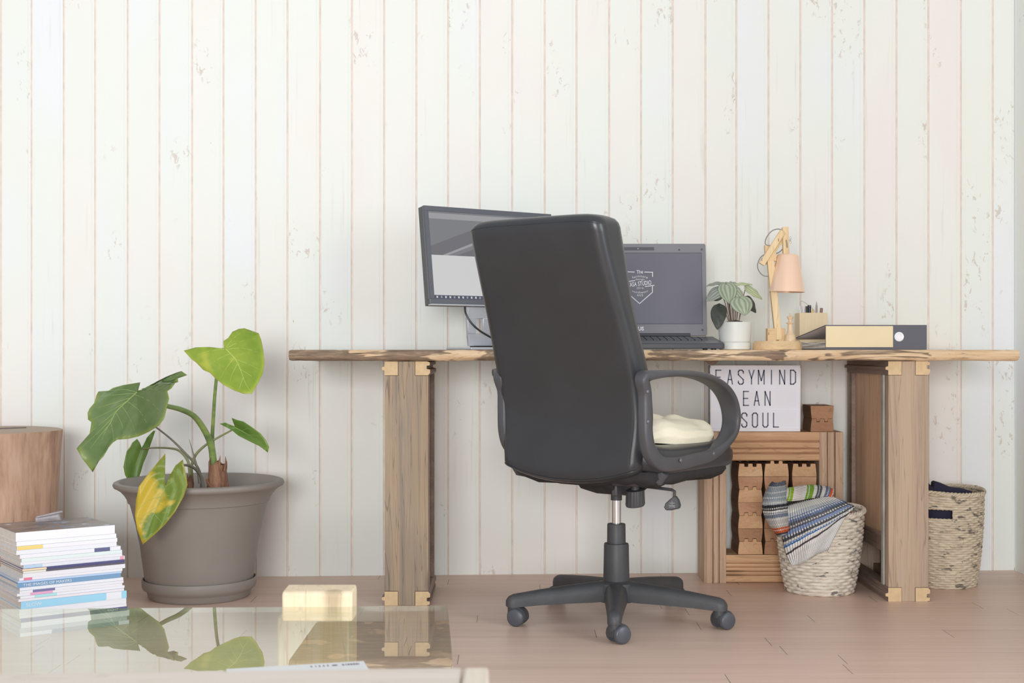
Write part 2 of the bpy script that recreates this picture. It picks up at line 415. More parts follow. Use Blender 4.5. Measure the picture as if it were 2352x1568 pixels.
# ------------------------------------------------------------------ desk pillars
def pillar(x0, x1, yf, D, H, board, label, panel_side, opening):
    t = empty('desk_pillar', ((x0 + x1) / 2, yf + D / 2, 0), label, 'desk pillar', 'timber pillars under the desk')
    bw_, bh = 0.0395, 0.041; T = 0.03
    # front board, notched at its four corners
    for y0 in (yf, yf + D - T):
        g = 0.0007
        poly = [(x0 + bw_ + g, y0, 0), (x1 - bw_ - g, y0, 0), (x1 - bw_ - g, y0, bh + g), (x1 - 0.001, y0, bh + g), (x1 - 0.001, y0, H - bh - g), (x1 - bw_ - g, y0, H - bh - g),
                (x1 - bw_ - g, y0, H), (x0 + bw_ + g, y0, H), (x0 + bw_ + g, y0, H - bh - g), (x0 + 0.001, y0, H - bh - g), (x0 + 0.001, y0, bh + g), (x0 + bw_ + g, y0, bh + g)]
        mb = MB(); mb.extrude(poly, (0, T, 0)); mb.build('front_board' if y0 == yf else 'rear_board', board, t, bevel=0.0012)
    for zz, nm in ((0.0, 'bottom_rail'), (H - bh, 'top_rail')):
        for sx in (-1, 1):
            e = x0 if sx < 0 else x1       # outer side
            o = lambda d: e + sx * d
            up = zz > 0.1
            if sx < 0: pr = [(0, 0), (0, 0.014), (0.008, 0.016), (0.008, 0.024), (0, 0.026), (0, bh), (-bw_, bh), (-bw_, 0)]
            else: pr = [(-0.006, 0), (0.003, 0.003), (0.003, 0.012), (-0.006, 0.013), (-0.006, 0.022), (0.004, 0.024), (0.004, 0.034), (-0.002, bh), (-bw_, bh), (-bw_, 0)]
            if up and sx > 0: pr = [(a, bh - b) for a, b in pr]
            mb = MB(); mb.extrude([(o(a), yf - 0.0006, zz + b) for a, b in pr], (0, D, 0), 0, 1)
            mb.build(nm, [M_RAIL, M_PINE_END], t, bevel=0.0008)
    for sx in (-1, 1):
        e = x0 if sx < 0 else x1
        q = lambda a, b: (min(e - sx * a, e - sx * b), max(e - sx * a, e - sx * b))
        zb, zt = bh, H - bh
        for (ya, yb, d0, d1, mt, nm) in ((yf + T, yf + T + 0.018, 0.004, 0.02, M_RAIL, 'stile'), (yf + T + 0.018, yf + T + 0.040, -0.002 if sx < 0 else 0.002, 0.018, M_GREY, 'edge_trim'),
                                        (yf + D - T - 0.03, yf + D - T, 0.0, 0.02, M_RAIL, 'stile')):
            if yb > yf + D - T + 1e-6: continue
            a, b = q(d0, d1); mb = MB(); mb.box((a, ya, zb), (b, yb, zt)); mb.build(nm, mt, t, bevel=0.002)
        ya, yb = yf + T + 0.040, yf + D - T - 0.03
        z0 = opening if (sx < 0 and opening) else zb
        a, b = q(0.012, 0.020); mb = MB(); mb.box((a, ya, z0), (b, yb, zt)); mb.build('side_panel', M_PANEL, t)
        if sx < 0 and opening:
            a, b = q(0.004, 0.026); mb = MB()
            mb.box((a, ya, opening - 0.05), (b, yb, opening)); a2, b2 = q(0.0, 0.006); mb.box((a2, ya, opening - 0.006), (b2, yb, opening + 0.004))
            mb.build('middle_rail', M_RAIL, t, bevel=0.001)
    return t
HT = 0.7072
pillar(-0.3694, -0.2408, 3.845, 0.30, HT, M_OLD, 'grey weathered timber pillar under the left half of the desk', 1, None)
pillar(1.1062, 1.2260, 3.905, 0.48, HT, M_OLD2, 'brown timber pillar between the two woven baskets with a panelled side', -1, 0.187)

# ------------------------------------------------------------------ interlocking blocks
def block_mb(w, h, d, down, teeth=True):
    # profile in X-Z: bowed sides, narrow at one end; castellated joint edge
    pts = []
    N = 8
    bow = lambda t: 0.5 * w * (0.90 + 0.10 * sin(PI * 0.5 * t))      # t 0 narrow .. 1 wide
    L = [(-bow(j / N), h * j / N) for j in range(N + 1)]
    R = [(bow(j / N), h * j / N) for j in range(N + 1)][::-1]
    tw = w * 0.085; th = h * 0.24
    a = []
    if teeth:   # notches cut into the narrow end
        for c in (-0.17, 0.17):
            cx = c * w; a += [(cx + tw, 0), (cx + tw * 0.8, th), (cx - tw * 0.8, th), (cx - tw, 0)] if False else []
        bot = [(0.17 * w + tw, 0), (0.17 * w + tw * 0.85, th), (0.17 * w - tw * 0.85, th), (0.17 * w - tw, 0),
               (-0.17 * w + tw, 0), (-0.17 * w + tw * 0.85, th), (-0.17 * w - tw * 0.85, th), (-0.17 * w - tw, 0)]
    else:
        bot = [(0.17 * w + tw, 0), (0.17 * w + tw * 0.8, -th * 0.9), (0.17 * w - tw * 0.8, -th * 0.9), (0.17 * w - tw, 0),
               (-0.17 * w + tw, 0), (-0.17 * w + tw * 0.8, -th * 0.9), (-0.17 * w - tw * 0.8, -th * 0.9), (-0.17 * w - tw, 0)]
    poly = L + R + bot
    if down: poly = [(x, h - z) for x, z in poly]
    mb = MB(); mb.extrude([(x, 0, z) for x, z in poly], (0, d, 0), 0, 1)
    return mb
M_BLK_S = wood('block_side', [srgb(110, 80, 62), srgb(128, 96, 76), srgb(142, 108, 86), srgb(150, 116, 92)], axis=1, sc=18, knots=0)
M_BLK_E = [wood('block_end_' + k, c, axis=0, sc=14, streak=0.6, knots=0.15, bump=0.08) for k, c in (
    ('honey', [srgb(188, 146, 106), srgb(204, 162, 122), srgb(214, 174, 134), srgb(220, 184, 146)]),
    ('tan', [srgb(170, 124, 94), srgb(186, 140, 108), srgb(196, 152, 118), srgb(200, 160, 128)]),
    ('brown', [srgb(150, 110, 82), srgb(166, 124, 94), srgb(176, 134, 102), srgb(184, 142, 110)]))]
FY = 4.215     # front plane of the crate frame
FXa, FXb = (1618 - CX) * FY / F, (1937 - CX) * FY / F
ZT = EYE - (992 - HY) * FY / F
proto = {}
def block(name, c, w, h, d, down, teeth, ends, label, group):
    key = (round(w, 4), down, teeth, ends)
    if key not in proto:
        o = block_mb(w, h, d, down, teeth).build(name, [M_BLK_S, M_BLK_E[ends]], at=(0, 0, 0), bevel=0.0008); proto[key] = o
    else:
        o = proto[key].copy(); COL.objects.link(o)
    o.location = c; tag(o, label, 'wooden block', group); return o
cols = [(1724.5, 'left'), (1784.5, 'middle'), (1848.5, 'right')]
rows = [1062, 1092, 1122.5, 1152, 1181.5, 1212, 1243, 1274]
ordn = ['topmost', 'second from the top', 'third from the top', 'fourth from the top', 'third from the bottom', 'second from the bottom', 'lowest']
zb0 = EYE - (1274 - HY) * FY / F; bh_ = 0.0413
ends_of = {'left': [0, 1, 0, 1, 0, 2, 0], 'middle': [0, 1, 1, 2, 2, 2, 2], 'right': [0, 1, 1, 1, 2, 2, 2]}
kinds = {0: (True, True), 1: (False, True), 2: (True, False), 3: (False, True), 4: (True, False), 5: (False, True), 6: (True, False)}
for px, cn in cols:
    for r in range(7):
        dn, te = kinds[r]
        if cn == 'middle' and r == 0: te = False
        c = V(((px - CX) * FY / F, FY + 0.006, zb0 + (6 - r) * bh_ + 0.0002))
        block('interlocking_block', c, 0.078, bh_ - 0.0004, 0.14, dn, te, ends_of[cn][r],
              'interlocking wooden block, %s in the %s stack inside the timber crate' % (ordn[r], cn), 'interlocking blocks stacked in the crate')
for k, (yb, nm) in enumerate(((992, 'lower'), (961.5, 'upper'))):
    c = V(((1890.5 - CX) * FY / F, FY + 0.012, ZT + k * 0.0415 + 0.0005))
    block('interlocking_block', c, 0.0735, 0.041, 0.12, k == 0, k == 0, 2, '%s of two dark interlocking blocks beside the letter sign' % nm, 'blocks beside the letter sign')
c = V((1.166, 3.99, 0.0415))
for k in range(2):
    block('interlocking_block', c + V((0, 0.0, 0.0405 * k)), 0.052, 0.040, 0.12, k == 0, k == 0, 0, '%s block kept inside the opening low in the right pillar' % ('lower', 'upper')[k], 'blocks inside the right pillar')

# ------------------------------------------------------------------ timber crate (frame on the floor by the wall)
M_CR_V = wood('crate_upright', [srgb(160, 130, 108), srgb(186, 156, 132), srgb(204, 174, 148), srgb(206, 184, 166)], axis=2, sc=16, streak=0.05, knots=0.7, dark=srgb(96, 76, 64))
M_CR_H = wood('crate_rail', [srgb(176, 134, 100), srgb(200, 158, 120), srgb(214, 174, 136), srgb(216, 182, 148)], axis=0, sc=16, streak=0.05, knots=0.6, dark=srgb(104, 76, 58))
cr = empty('timber_crate', ((FXa + FXb) / 2, FY + 0.07, 0), 'timber frame crate on the floor by the wall holding stacked blocks', 'crate')
fx = lambda p: (p - CX) * FY / F
DPT = 0.15
for a, gr in (((1618, 1668), (1637, 1651)), ((1883, 1937), (1900, 1917))):
    x0, x1 = fx(a[0]), fx(a[1]); g = [fx(q) for q in gr]
    pr = [(x0, 0.008), (x0 + 0.008, 0), (g[0] - 0.002, 0), (g[0] - 0.001, 0.012), (g[0] + 0.002, 0.012), (g[0] + 0.003, 0.002), (g[1] - 0.002, 0.002), (g[1] - 0.001, 0.014), (g[1] + 0.003, 0.014), (g[1] + 0.003, 0), (x1, 0), (x1, DPT), (x0, DPT)]
    mb = MB(); mb.extrude([(x, FY + y, 0) for x, y in pr], (0, 0, ZT)); mb.build('upright', M_CR_V, cr, bevel=0.001)
def hrail(name, ya, yb, lines, parent):
    z1, z0 = EYE - (ya - HY) * FY / F, max(0, EYE - (yb - HY) * FY / F)
    pr = [(0.0, z1)]
    for l in lines:
        z = EYE - (l - HY) * FY / F; pr += [(0.001, z + 0.003), (0.010, z + 0.0015), (0.010, z - 0.001), (0.002, z - 0.002)]
    pr += [(0.0, z0 + 0.004), (0.004, z0), (DPT - 0.01, z0), (DPT - 0.01, z1)]
    mb = MB(); mb.extrude([(fx(1668), FY + 0.003 + y, z) for y, z in pr], (fx(1883) - fx(1668), 0, 0)); mb.build(name, M_CR_H, parent, bevel=0.0008)
hrail('top_rail', 992, 1058, (1014, 1030, 1041), cr)
hrail('bottom_rail', 1274.6, 1338, (1293, 1302, 1312, 1321), cr)
# ------------------------------------------------------------------ letter sign
M_WPL = plain('white_plastic', srgb(244, 244, 250), 0.25, var=0.01)
M_ACR = plain('sign_acrylic', srgb(243, 244, 255), 0.08, var=0.02, sc=6, spec=0.7)
M_LET = plain('letter_ink', srgb(92, 96, 116), 0.35, var=0.1)
M_BLK = plain('black_plastic', srgb(44, 44, 50), 0.35, var=0.1)
SY = 4.235
sg = empty('letter_sign', P(1735, 992, SY) + V((0, 0.02, 0.0006)), 'white cinema letter sign reading EASYMIND CLEAN SOUL standing on the timber crate', 'sign')
k = SY / F
sx = lambda p: (p - CX) * k
sz = lambda p: EYE - (p - HY) * k
b0 = ZT + 0.0006; topz = sz(838.5)
mb = MB(); fr = 0.004
xa, xb = sx(1632), sx(1838.5)
for (x0, x1, z0, z1) in ((xa, xb, b0, b0 + 0.009), (xa, xb, topz - 0.007, topz), (xa, xa + fr, b0 + 0.009, topz - 0.007), (xb - fr, xb, b0 + 0.009, topz - 0.007)):
    mb.box((x0, SY, z0), (x1, SY + 0.012, z1))
mb.build('front_frame', M_WPL, sg, bevel=0.001)
mb = MB(); mb.box((xa + 0.0005, SY + 0.0125, b0), (xb - 0.0005, SY + 0.05, topz - 0.0005)); mb.build('case', M_BLK, sg, bevel=0.001)
mb = MB(); mb.box((xa + fr, SY + 0.004, b0 + 0.009), (xb - fr, SY + 0.0122, topz - 0.007)); mb.build('panel', M_ACR, sg)
for py in (887.5, 891, 937, 941.5, 843.5, 987):
    mb = MB(); mb.box((xa + fr, SY + 0.0015, sz(py) - 0.0008), (xb - fr, SY + 0.0045, sz(py) + 0.0008)); mb.build('letter_rail', M_WPL, sg)
GL = {'E': ([[(1, 1), (0, 1), (0, 0), (1, 0)], [(0, .5), (.85, .5)]]), 'A': [[(0, 0), (.5, 1), (1, 0)], [(.2, .33), (.8, .33)]],
      'S': [[(1, .78), (1, .9), (.75, 1), (.25, 1), (0, .9), (0, .68), (1, .32), (1, .1), (.75, 0), (.25, 0), (0, .1), (0, .22)]],
      'Y': [[(0, 1), (.5, .42), (1, 1)], [(.5, .42), (.5, 0)]], 'M': [[(0, 0), (0, 1), (.5, .25), (1, 1), (1, 0)]], 'I': [[(.5, 0), (.5, 1)]],
      'N': [[(0, 0), (0, 1), (1, 0), (1, 1)]], 'D': [[(0, 0), (0, 1), (.6, 1), (1, .85), (1, .15), (.6, 0), (0, 0)]],
      'C': [[(1, .78), (1, .9), (.75, 1), (.25, 1), (0, .9), (0, .1), (.25, 0), (.75, 0), (1, .1), (1, .22)]],
      'L': [[(0, 1), (0, 0), (1, 0)]], 'O': [[(0, .12), (0, .88), (.25, 1), (.75, 1), (1, .88), (1, .12), (.75, 0), (.25, 0), (0, .12)]],
      'U': [[(0, 1), (0, .12), (.25, 0), (.75, 0), (1, .12), (1, 1)]]}
def stroke(mb, pts, w, f, m=0):
    for a, b in zip(pts, pts[1:]):
        a, b = V((*a, 0)), V((*b, 0)); d = (b - a)
        if d.length < 1e-9: continue
        d.normalize(); nn = V((-d.y, d.x, 0)) * w / 2; e = d * w * 0.35
        mb.add([f(*(p).xy) for p in (a - e + nn, b + e + nn, b + e - nn, a - e - nn)], [(0, 1, 2, 3)], m)
for txt, xs, yc in (('EASYMIND', (1650.5, 1677, 1702, 1726.5, 1749, 1772.5, 1797, 1822), 866), ('CLEAN', (1664, 1689, 1714, 1738.5, 1763.5), 914.8), ('SOUL', (1710, 1734.5, 1758.5, 1783), 964.5)):
    for ch, px in zip(txt, xs):
        w_, h_ = (11.5, 32)
        if ch == 'M': w_ = 13
        mb = MB()
        for st in GL[ch]:
            stroke(mb, [((px - w_ / 2 + a * w_), (yc + h_ / 2 - b * h_)) for a, b in st], 2.7, lambda x, y: V((sx(x), SY + 0.0034, sz(y))))
        mb.build('letter', M_LET, sg, thick=0.0004, smooth=0)

# ------------------------------------------------------------------ monitor
M_BEZ = plain('monitor_bezel', srgb(92, 96, 104), 0.35, var=0.03)
M_BEZD = plain('monitor_side', srgb(84, 86, 86), 0.5, var=0.05)
M_SIL = plain('silver_plastic', srgb(198, 201, 208), 0.3, metal=0.35, var=0.02)
def emis(name, c, s, rough=0.2):
    n = NT(name); n.set(Base_Color=(0.02, 0.02, 0.02, 1), Roughness=rough, Emission_Color=c, Emission_Strength=s)
    n.b.inputs['Specular IOR Level'].default_value = 0.3; return n.m
psi = rad(34); tau = rad(8)
TL = P(973, 471, 3.99)
tv = V((cos(psi), sin(psi), 0)); uv_ = V((-sin(psi) * sin(tau), cos(psi) * sin(tau), cos(tau))); nv_ = tv.cross(uv_)   # faces the sitter
MW, MH = 0.472, 0.302
def Sc(a, b, d=0.0): return TL + tv * a - uv_ * (MH - b) + nv_ * d
MM = Matrix((( *tv, 0), (*uv_, 0), (*nv_, 0), (0, 0, 0, 1))).transposed()
def scbox(mb, a0, a1, b0, b1, d0, d1, m=0):
    return mb.box((a0, b0, d0), (a1, b1, d1), m, Matrix.Translation(Sc(0, 0)) @ MM)
def scpoly(mb, pts, d, m): mb.add([Sc(a, b, d) for a, b in pts], [tuple(range(len(pts)))], m)
base_c = Sc(MW / 2 + 0.006, 0, 0); base_c.z = 0.7403
base_c = base_c + V((-nv_.x, -nv_.y, 0)).normalized() * 0.045
mo = empty('monitor', base_c, 'flat monitor on a silver stand turned sideways on the left of the desk', 'monitor')
mb = MB(); bz = 0.0155
for r in ((0, MW, MH - bz, MH), (0, MW, 0.002, bz + 0.002), (0, bz, bz + 0.002, MH - bz), (MW - bz, MW, bz + 0.002, MH - bz)): scbox(mb, *r, -0.012, 0.0)
mb.build('bezel', M_BEZ, mo, bevel=0.0012)
mb = MB(); scbox(mb, 0.0, MW, 0.0, MH - 0.0005, -0.034, -0.0122); mb.build('housing', M_BEZD, mo, bevel=0.0015)
mb = MB(); scbox(mb, 0, MW, -0.001, 0.0018, -0.014, 0.0005); mb.build('bottom_trim', M_SIL, mo)
M_SW = emis('screen_white', srgb(222, 222, 223), 0.80); M_SG = emis('screen_painted_reflection', srgb(140, 141, 146), 0.7)
M_SD = emis('screen_painted_reflection_dark', srgb(122, 122, 130), 0.7); M_SLT = emis('screen_light_grey', srgb(172, 172, 176), 0.75); M_SB = emis('screen_bar', srgb(96, 98, 122), 0.6)
mb = MB(); a0, a1, b0_, b1_ = bz, MW - bz, bz + 0.002, MH - bz
fa = lambda t: a0 + (a1 - a0) * t
fb = lambda t: b1_ - (b1_ - b0_) * t
rect = lambda x0, x1, y0, y1: [(fa(x0), fb(y1)), (fa(x1), fb(y1)), (fa(x1), fb(y0)), (fa(x0), fb(y0))]
scpoly(mb, rect(0, 1, 0, .5), -0.003, 1); scpoly(mb, rect(0, 1, 0.5, .955), -0.003, 0); scpoly(mb, rect(0, 1, .955, 1), -0.003, 4)  # grey upper half is a painted ceiling reflection; page and taskbar are display content
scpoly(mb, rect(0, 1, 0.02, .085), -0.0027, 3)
scpoly(mb, [(fa(0), fb(.5)), (fa(.09), fb(.5)), (fa(.45), fb(.27)), (fa(.8), fb(.10)), (fa(.5), fb(.10)), (fa(0), fb(.4))], -0.0026, 2)  # diagonal streaks: the ceiling's reflection drawn into the emissive screen colours
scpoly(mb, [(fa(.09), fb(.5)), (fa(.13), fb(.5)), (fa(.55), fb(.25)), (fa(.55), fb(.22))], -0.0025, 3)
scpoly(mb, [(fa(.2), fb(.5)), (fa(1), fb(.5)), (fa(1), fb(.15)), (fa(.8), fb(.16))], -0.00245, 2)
for i in range(28):
    u0 = 0.018 + i * 0.0345; s_ = 0.012
    scpoly(mb, rect(u0, u0 + s_, .965, .988), -0.0024, 0 if i % 3 != 1 else 3)
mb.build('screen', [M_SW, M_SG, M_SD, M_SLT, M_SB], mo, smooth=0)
# neck, base, foot, cable
nb = base_c; hx = tv; dx = V((-nv_.x, -nv_.y, 0)).normalized()
def nk(a, d, z): return nb + hx * a + dx * d + V((0, 0, z - nb.z))
mb = MB(); zt_ = Sc(0, 0.03).z
outer = [(-0.078, 0.75), (0.078, 0.75), (0.098, zt_), (-0.098, zt_)]; zs0, zs1 = 0.790, 0.838
def neckface(d):
    return [nk(a, d + (0.752 - z) * 0.12, z) for a, z in [(-0.078, 0.752), (-0.0835, zs0), (-0.0895, zs1), (-0.095, zt_)]], \
           [nk(a, d + (0.752 - z) * 0.12, z) for a, z in [(0.078, 0.752), (0.0835, zs0), (0.0895, zs1), (0.095, zt_)]]
def strip(pl, d0, d1):   # prism between two depths from outline of (a,z)
    f = [nk(a, d0 + (0.752 - z) * 0.12, z) for a, z in pl]; g = [nk(a, d1 + (0.752 - z) * 0.12, z) for a, z in pl]; n = len(pl)
    mb.add(f + g, [tuple(range(n)), tuple(range(n, 2 * n))[::-1]] + [(i, (i + 1) % n, n + (i + 1) % n, n + i) for i in range(n)])
strip([(-0.078, .752), (.078, .752), (.0835, zs0), (-.0835, zs0)], 0, .012)
strip([(-.0835, zs0), (-.056, zs0), (-.058, zs1), (-.0895, zs1)], 0, .012)
strip([(-.030, zs0), (.0835, zs0), (.0895, zs1), (-.034, zs1)], 0, .012)
strip([(-.0895, zs1), (.0895, zs1), (.095, zt_), (-.095, zt_)], 0, .012)
mb.build('neck', M_SIL, mo, bevel=0.0015)
mb = MB(); mb.box((-.125, -.085, 0.0), (.125, .06, .0075), 0, Matrix.Translation(nb + V((0, 0, 0.0003))) @ Matrix.Rotation(psi, 4, 'Z')); mb.build('base_plate', M_SIL, mo, bevel=0.002)
mb = MB(); mb.box((-.060, -.012, 0.0078), (.060, .026, .0125), 0, Matrix.Translation(nb) @ Matrix.Rotation(psi, 4, 'Z')); mb.build('hinge_block', M_BLK, mo, bevel=0.001)
mb = MB(); mb.box((-.07, -.02, 0), (.07, .02, .02), 0, Matrix.Translation(nk(0, .01, zt_ - 0.012)) @ Matrix.Rotation(psi, 4, 'Z')); mb.build('neck_joint', M_BLK, mo, bevel=0.002)
cab = spline([tuple(P(1068, 704, 4.03)), tuple(P(1070, 720, 4.02)), tuple(P(1083, 742, 4.02)), tuple(P(1103, 760, 4.03)), tuple(P(1128, 775, 4.05)), tuple(P(1150, 790, 4.1)), tuple(P(1165, 800, 4.16))], 8)
mb = MB(); mb.tube(cab, 0.0032, 8); mb.build('cable', M_BLK, mo)

# ------------------------------------------------------------------ laptop
M_LB = plain('laptop_bezel', srgb(124, 123, 130), 0.42, var=0.03)
M_LD = plain('laptop_body', srgb(66, 67, 74), 0.4, var=0.05)
M_LS = plain('laptop_screen', srgb(112, 111, 122), 0.22, var=0.05, sc=5)
M_WHT = plain('white_print', srgb(236, 236, 240), 0.5, var=0.0)
LX1 = (1621 - CX) * 4.12 / F; LW = 0.420; LX0 = LX1 - LW; LYh = 4.09
lp = empty('laptop', ((LX0 + LX1) / 2, 3.98, 0.7404), 'open black laptop with a white shield logo on its grey screen', 'laptop')
zh = 0.784
tl = rad(7); LH = 0.288
def L3(a, b, d=0.0): return V((LX0 + a, LYh + b * sin(tl) - d * cos(tl), zh + b * cos(tl) + 0.0 + d * sin(tl)))
ML = Matrix.Translation(L3(0, 0)) @ Matrix(((1, 0, 0, 0), (0, sin(tl), -cos(tl), 0), (0, cos(tl), sin(tl), 0), (0, 0, 0, 1)))
def rr(x0, x1, y0, y1, r, n=5):
    o = []
    for cx, cy, a in ((x1 - r, y1 - r, 0), (x0 + r, y1 - r, 90), (x0 + r, y0 + r, 180), (x1 - r, y0 + r, 270)):
        for i in range(n + 1): t = rad(a + 90 * i / n); o.append((cx + r * cos(t), cy + r * sin(t)))
    return o
mb = MB(); mb.extrude([(x, y, -0.008) for x, y in rr(0, LW, 0, LH, 0.006)], (0, 0, 0.008), M=ML); mb.build('lid', M_LB, lp, bevel=0.0008)
mb = MB(); mb.box((0.014, 0.038, 0.0002), (LW - 0.014, LH - 0.03, 0.0008), 0, ML)
mb.build('screen', M_LS, lp)
M_RIM = plain('screen_rim', srgb(78, 77, 86), 0.4)
mb = MB()
for q in ((0.0125, LW - 0.0125, 0.036, 0.038), (0.0125, LW - 0.0125, LH - 0.03, LH - 0.0285), (0.0125, 0.014, 0.038, LH - 0.03), (LW - 0.014, LW - 0.0125, 0.038, LH - 0.03)):
    mb.box((q[0], q[2], 0.0002), (q[1], q[3], 0.0014), 0, ML)
mb.build('screen_rim', M_RIM, lp)
mb = MB(); mb.box((LW / 2 - 0.05, LH - 0.021, 0.0001), (LW / 2 + 0.05, LH - 0.011, 0.0007), 0, ML); cmr = mb.build('camera_strip', M_RIM, lp)
mb = MB(); mb.sphere(ML @ V((LW / 2, LH - 0.016, 0.001)), 0.0016, 6); mb.build('lens', M_WHT, cmr)
for a, b in ((0.01, LH - 0.02), (LW - 0.012, LH - 0.018), (LW - 0.082, LH - 0.019), (0.01, 0.014), (LW - 0.014, 0.018)):
    mb = MB(); mb.lathe([(0.0001, 0), (0.0032, 0), (0.0028, 0.0012), (0.0001, 0.0012)], (0, 0, 0), 14, M=ML @ Matrix.Translation((a, b, 0.0))); mb.build('bumper', M_RIM, lp)
mb = MB(); text_mb(mb, 'ASUS', 0.016, ML @ Matrix.Translation((LW / 2 - 0.003, 0.021, 0.0006)), sx=1.0, bold=0.0005); mb.build('brand_lettering', M_WHT, lp, smooth=0)
# logo on the screen
LYs = LYh + 0.16 * sin(tl)
def lg(px, py): return V(((px - CX) * LYs / F, 0, 0)), py
mb = MB()
def sp2(px, py):     # pixel -> point on screen plane
    kx = (px - CX) / F; kz = -(py - HY) / F
    # point = eye + t*(kx,1,kz); lies on lid plane
    o = L3(0, 0, 0.0013); nn = V((0, -cos(tl), sin(tl)))
    d = V((kx, 1, kz)); e = V((0, 0, EYE)); t = nn.dot(o - e) / nn.dot(d); return e + d * t
def seg(a, b, wpx=1.6): stroke(mb, [a, b], wpx, sp2)
seg((1440.5, 624), (1457, 624.5)); seg((1480.5, 624.5), (1499, 625)); seg((1499, 624.5), (1499, 635)); seg((1440.5, 624), (1440.5, 635))
seg((1444, 646), (1458, 644)); seg((1482, 658), (1502.5, 655)); seg((1498.5, 656), (1498.5, 671)); seg((1498.5, 671), (1469, 697)); seg((1469, 697), (1439.5, 671)); seg((1439.5, 648), (1439.5, 671)); seg((1439.5, 647.5), (1445, 646.5))
def TM(px, py, rot=0): 
    o = sp2(px, py); return Matrix.Translation(o) @ Matrix(((1, 0, 0, 0), (0, sin(tl), -cos(tl), 0), (0, cos(tl), sin(tl), 0), (0, 0, 0, 1))) @ Matrix.Rotation(rad(rot), 4, 'Z')
pxm = LYs / F
text_mb(mb, 'The', 12 * pxm, TM(1469.5, 624.5, 4), sx=0.8, bold=0.00005)
text_mb(mb, 'furniture', 8.0 * pxm, TM(1470, 634), sx=1.0, arc=42 * pxm, space=1.25)
text_mb(mb, 'design', 6.5 * pxm, TM(1470, 641.3), sx=1.0, space=1.25)
text_mb(mb, 'CASA STUDIO', 14.5 * pxm, TM(1468.5, 651.8, 6), sx=0.57, bold=0.00016, space=1.08)
text_mb(mb, '2016', 6.8 * pxm, TM(1470, 661.5), sx=0.9, space=1.4)
text_mb(mb, 'northwest', 7.5 * pxm, TM(1470, 671.5), sx=0.95, arc=-46 * pxm, space=1.25)
text_mb(mb, 'AUS', 7 * pxm, TM(1470, 678), sx=0.9, space=1.4)
mb.build('screen_logo', M_WHT, lp, smooth=0)
# base with wedge and rounded corners
YF0 = 3.868; bx0, bx1 = LX0 - 0.006, (1666 - CX) * 3.87 / F
mb = MB()
pl = [(bx0 + 0.02, YF0), (bx1 - 0.02, YF0), (bx1 - 0.006, YF0 + 0.004), (bx1, YF0 + 0.016), (bx1 - 0.001, LYh + 0.008), (bx0 + 0.001, LYh + 0.008), (bx0, YF0 + 0.016), (bx0 + 0.006, YF0 + 0.004)]
zt2 = lambda y: 0.7590 + (y - YF0) / (LYh - YF0) * 0.0215
n = len(pl)
mb.add([(x, y, 0.7435) for x, y in pl] + [(x, y, zt2(y)) for x, y in pl], [tuple(range(n))[::-1], tuple(range(n, 2 * n))] + [(i, (i + 1) % n, n + (i + 1) % n, n + i) for i in range(n)])
mb.build('base', M_LD, lp, bevel=0.002)
for xx in (bx0 + 0.03, bx1 - 0.03):
    for yy in (YF0 + 0.03, LYh - 0.02):
        mb = MB(); mb.lathe([(0.008, 0.7404), (0.008, 0.7436)], (xx, yy, 0), 12); mb.build('foot', M_BLK, lp)
mb = MB(); mb.lathe([(0.006, 0), (0.006, LW * 0.75)], (0, 0, 0), 12, M=Matrix.Translation((LX0 + LW * 0.125, LYh - 0.002, 0.7855)) @ Matrix.Rotation(rad(90), 4, 'Y')); mb.build('hinge', M_LD, lp)
M_KEY = plain('keycap', srgb(52, 53, 60), 0.45)
M_DECK = plain('palm_rest', srgb(104, 105, 110), 0.4)
mb = MB(); q = [(bx0 + 0.012, YF0 + 0.012), (bx1 - 0.012, YF0 + 0.012), (bx1 - 0.012, YF0 + 0.085), (bx0 + 0.012, YF0 + 0.085)]
mb.add([(x, y, zt2(y) + 0.0006) for x, y in q] + [(x, y, zt2(y) + 0.0001) for x, y in q], [(0, 1, 2, 3), (4, 5, 6, 7), (0, 1, 5, 4), (1, 2, 6, 5), (2, 3, 7, 6), (3, 0, 4, 7)]); mb.build('palm_rest', M_DECK, lp)
mb = MB()
for r in range(6):
    for c in range(19):
        x = bx0 + 0.022 + c * 0.0206; y = YF0 + 0.098 + r * 0.0188
        if x + 0.018 > bx1 - 0.018: continue
        mb.box((x, y, zt2(y) - 0.001), (x + 0.0176, y + 0.0158, zt2(y) + 0.0034))
kb = mb.build('keyboard', M_KEY, lp, smooth=0)

# ------------------------------------------------------------------ small potted plant
M_CER = plain('white_ceramic', srgb(226, 228, 224), 0.45, var=0.015)
M_SOIL = plain('dark_soil', srgb(74, 70, 64), 0.95, var=0.35, sc=90, bump=0.9, bsc=160)
def stripe_leaf(name, c1, c2, c3, nst=5.0):
    n = NT(name); uv = n.coord('UV'); sp = n.n('SeparateXYZ'); n.inp(sp.inputs[0], uv)
    u = n.math('ABSOLUTE', n.math('SUBTRACT', sp.outputs[0], 0.5)); v = sp.outputs[1]
    a = n.math('ADD', n.math('MULTIPLY', u, 2.0), n.math('MULTIPLY', n.noise(n.coord(), 40, 2), 0.10))
    s_ = n.math('SINE', n.math('MULTIPLY', a, nst * PI * 1.0))
    f = n.math('ADD', n.math('MULTIPLY', s_, 0.5), 0.5)
    col = n.ramp(f, [(0.1, c1), (0.5, c2), (0.9, c3)])
    n.set(Base_Color=col, Roughness=0.42); n.bump(f, 0.3, 0.002)
    n.b.inputs['Subsurface Weight'].default_value = 0.0
    return n.m
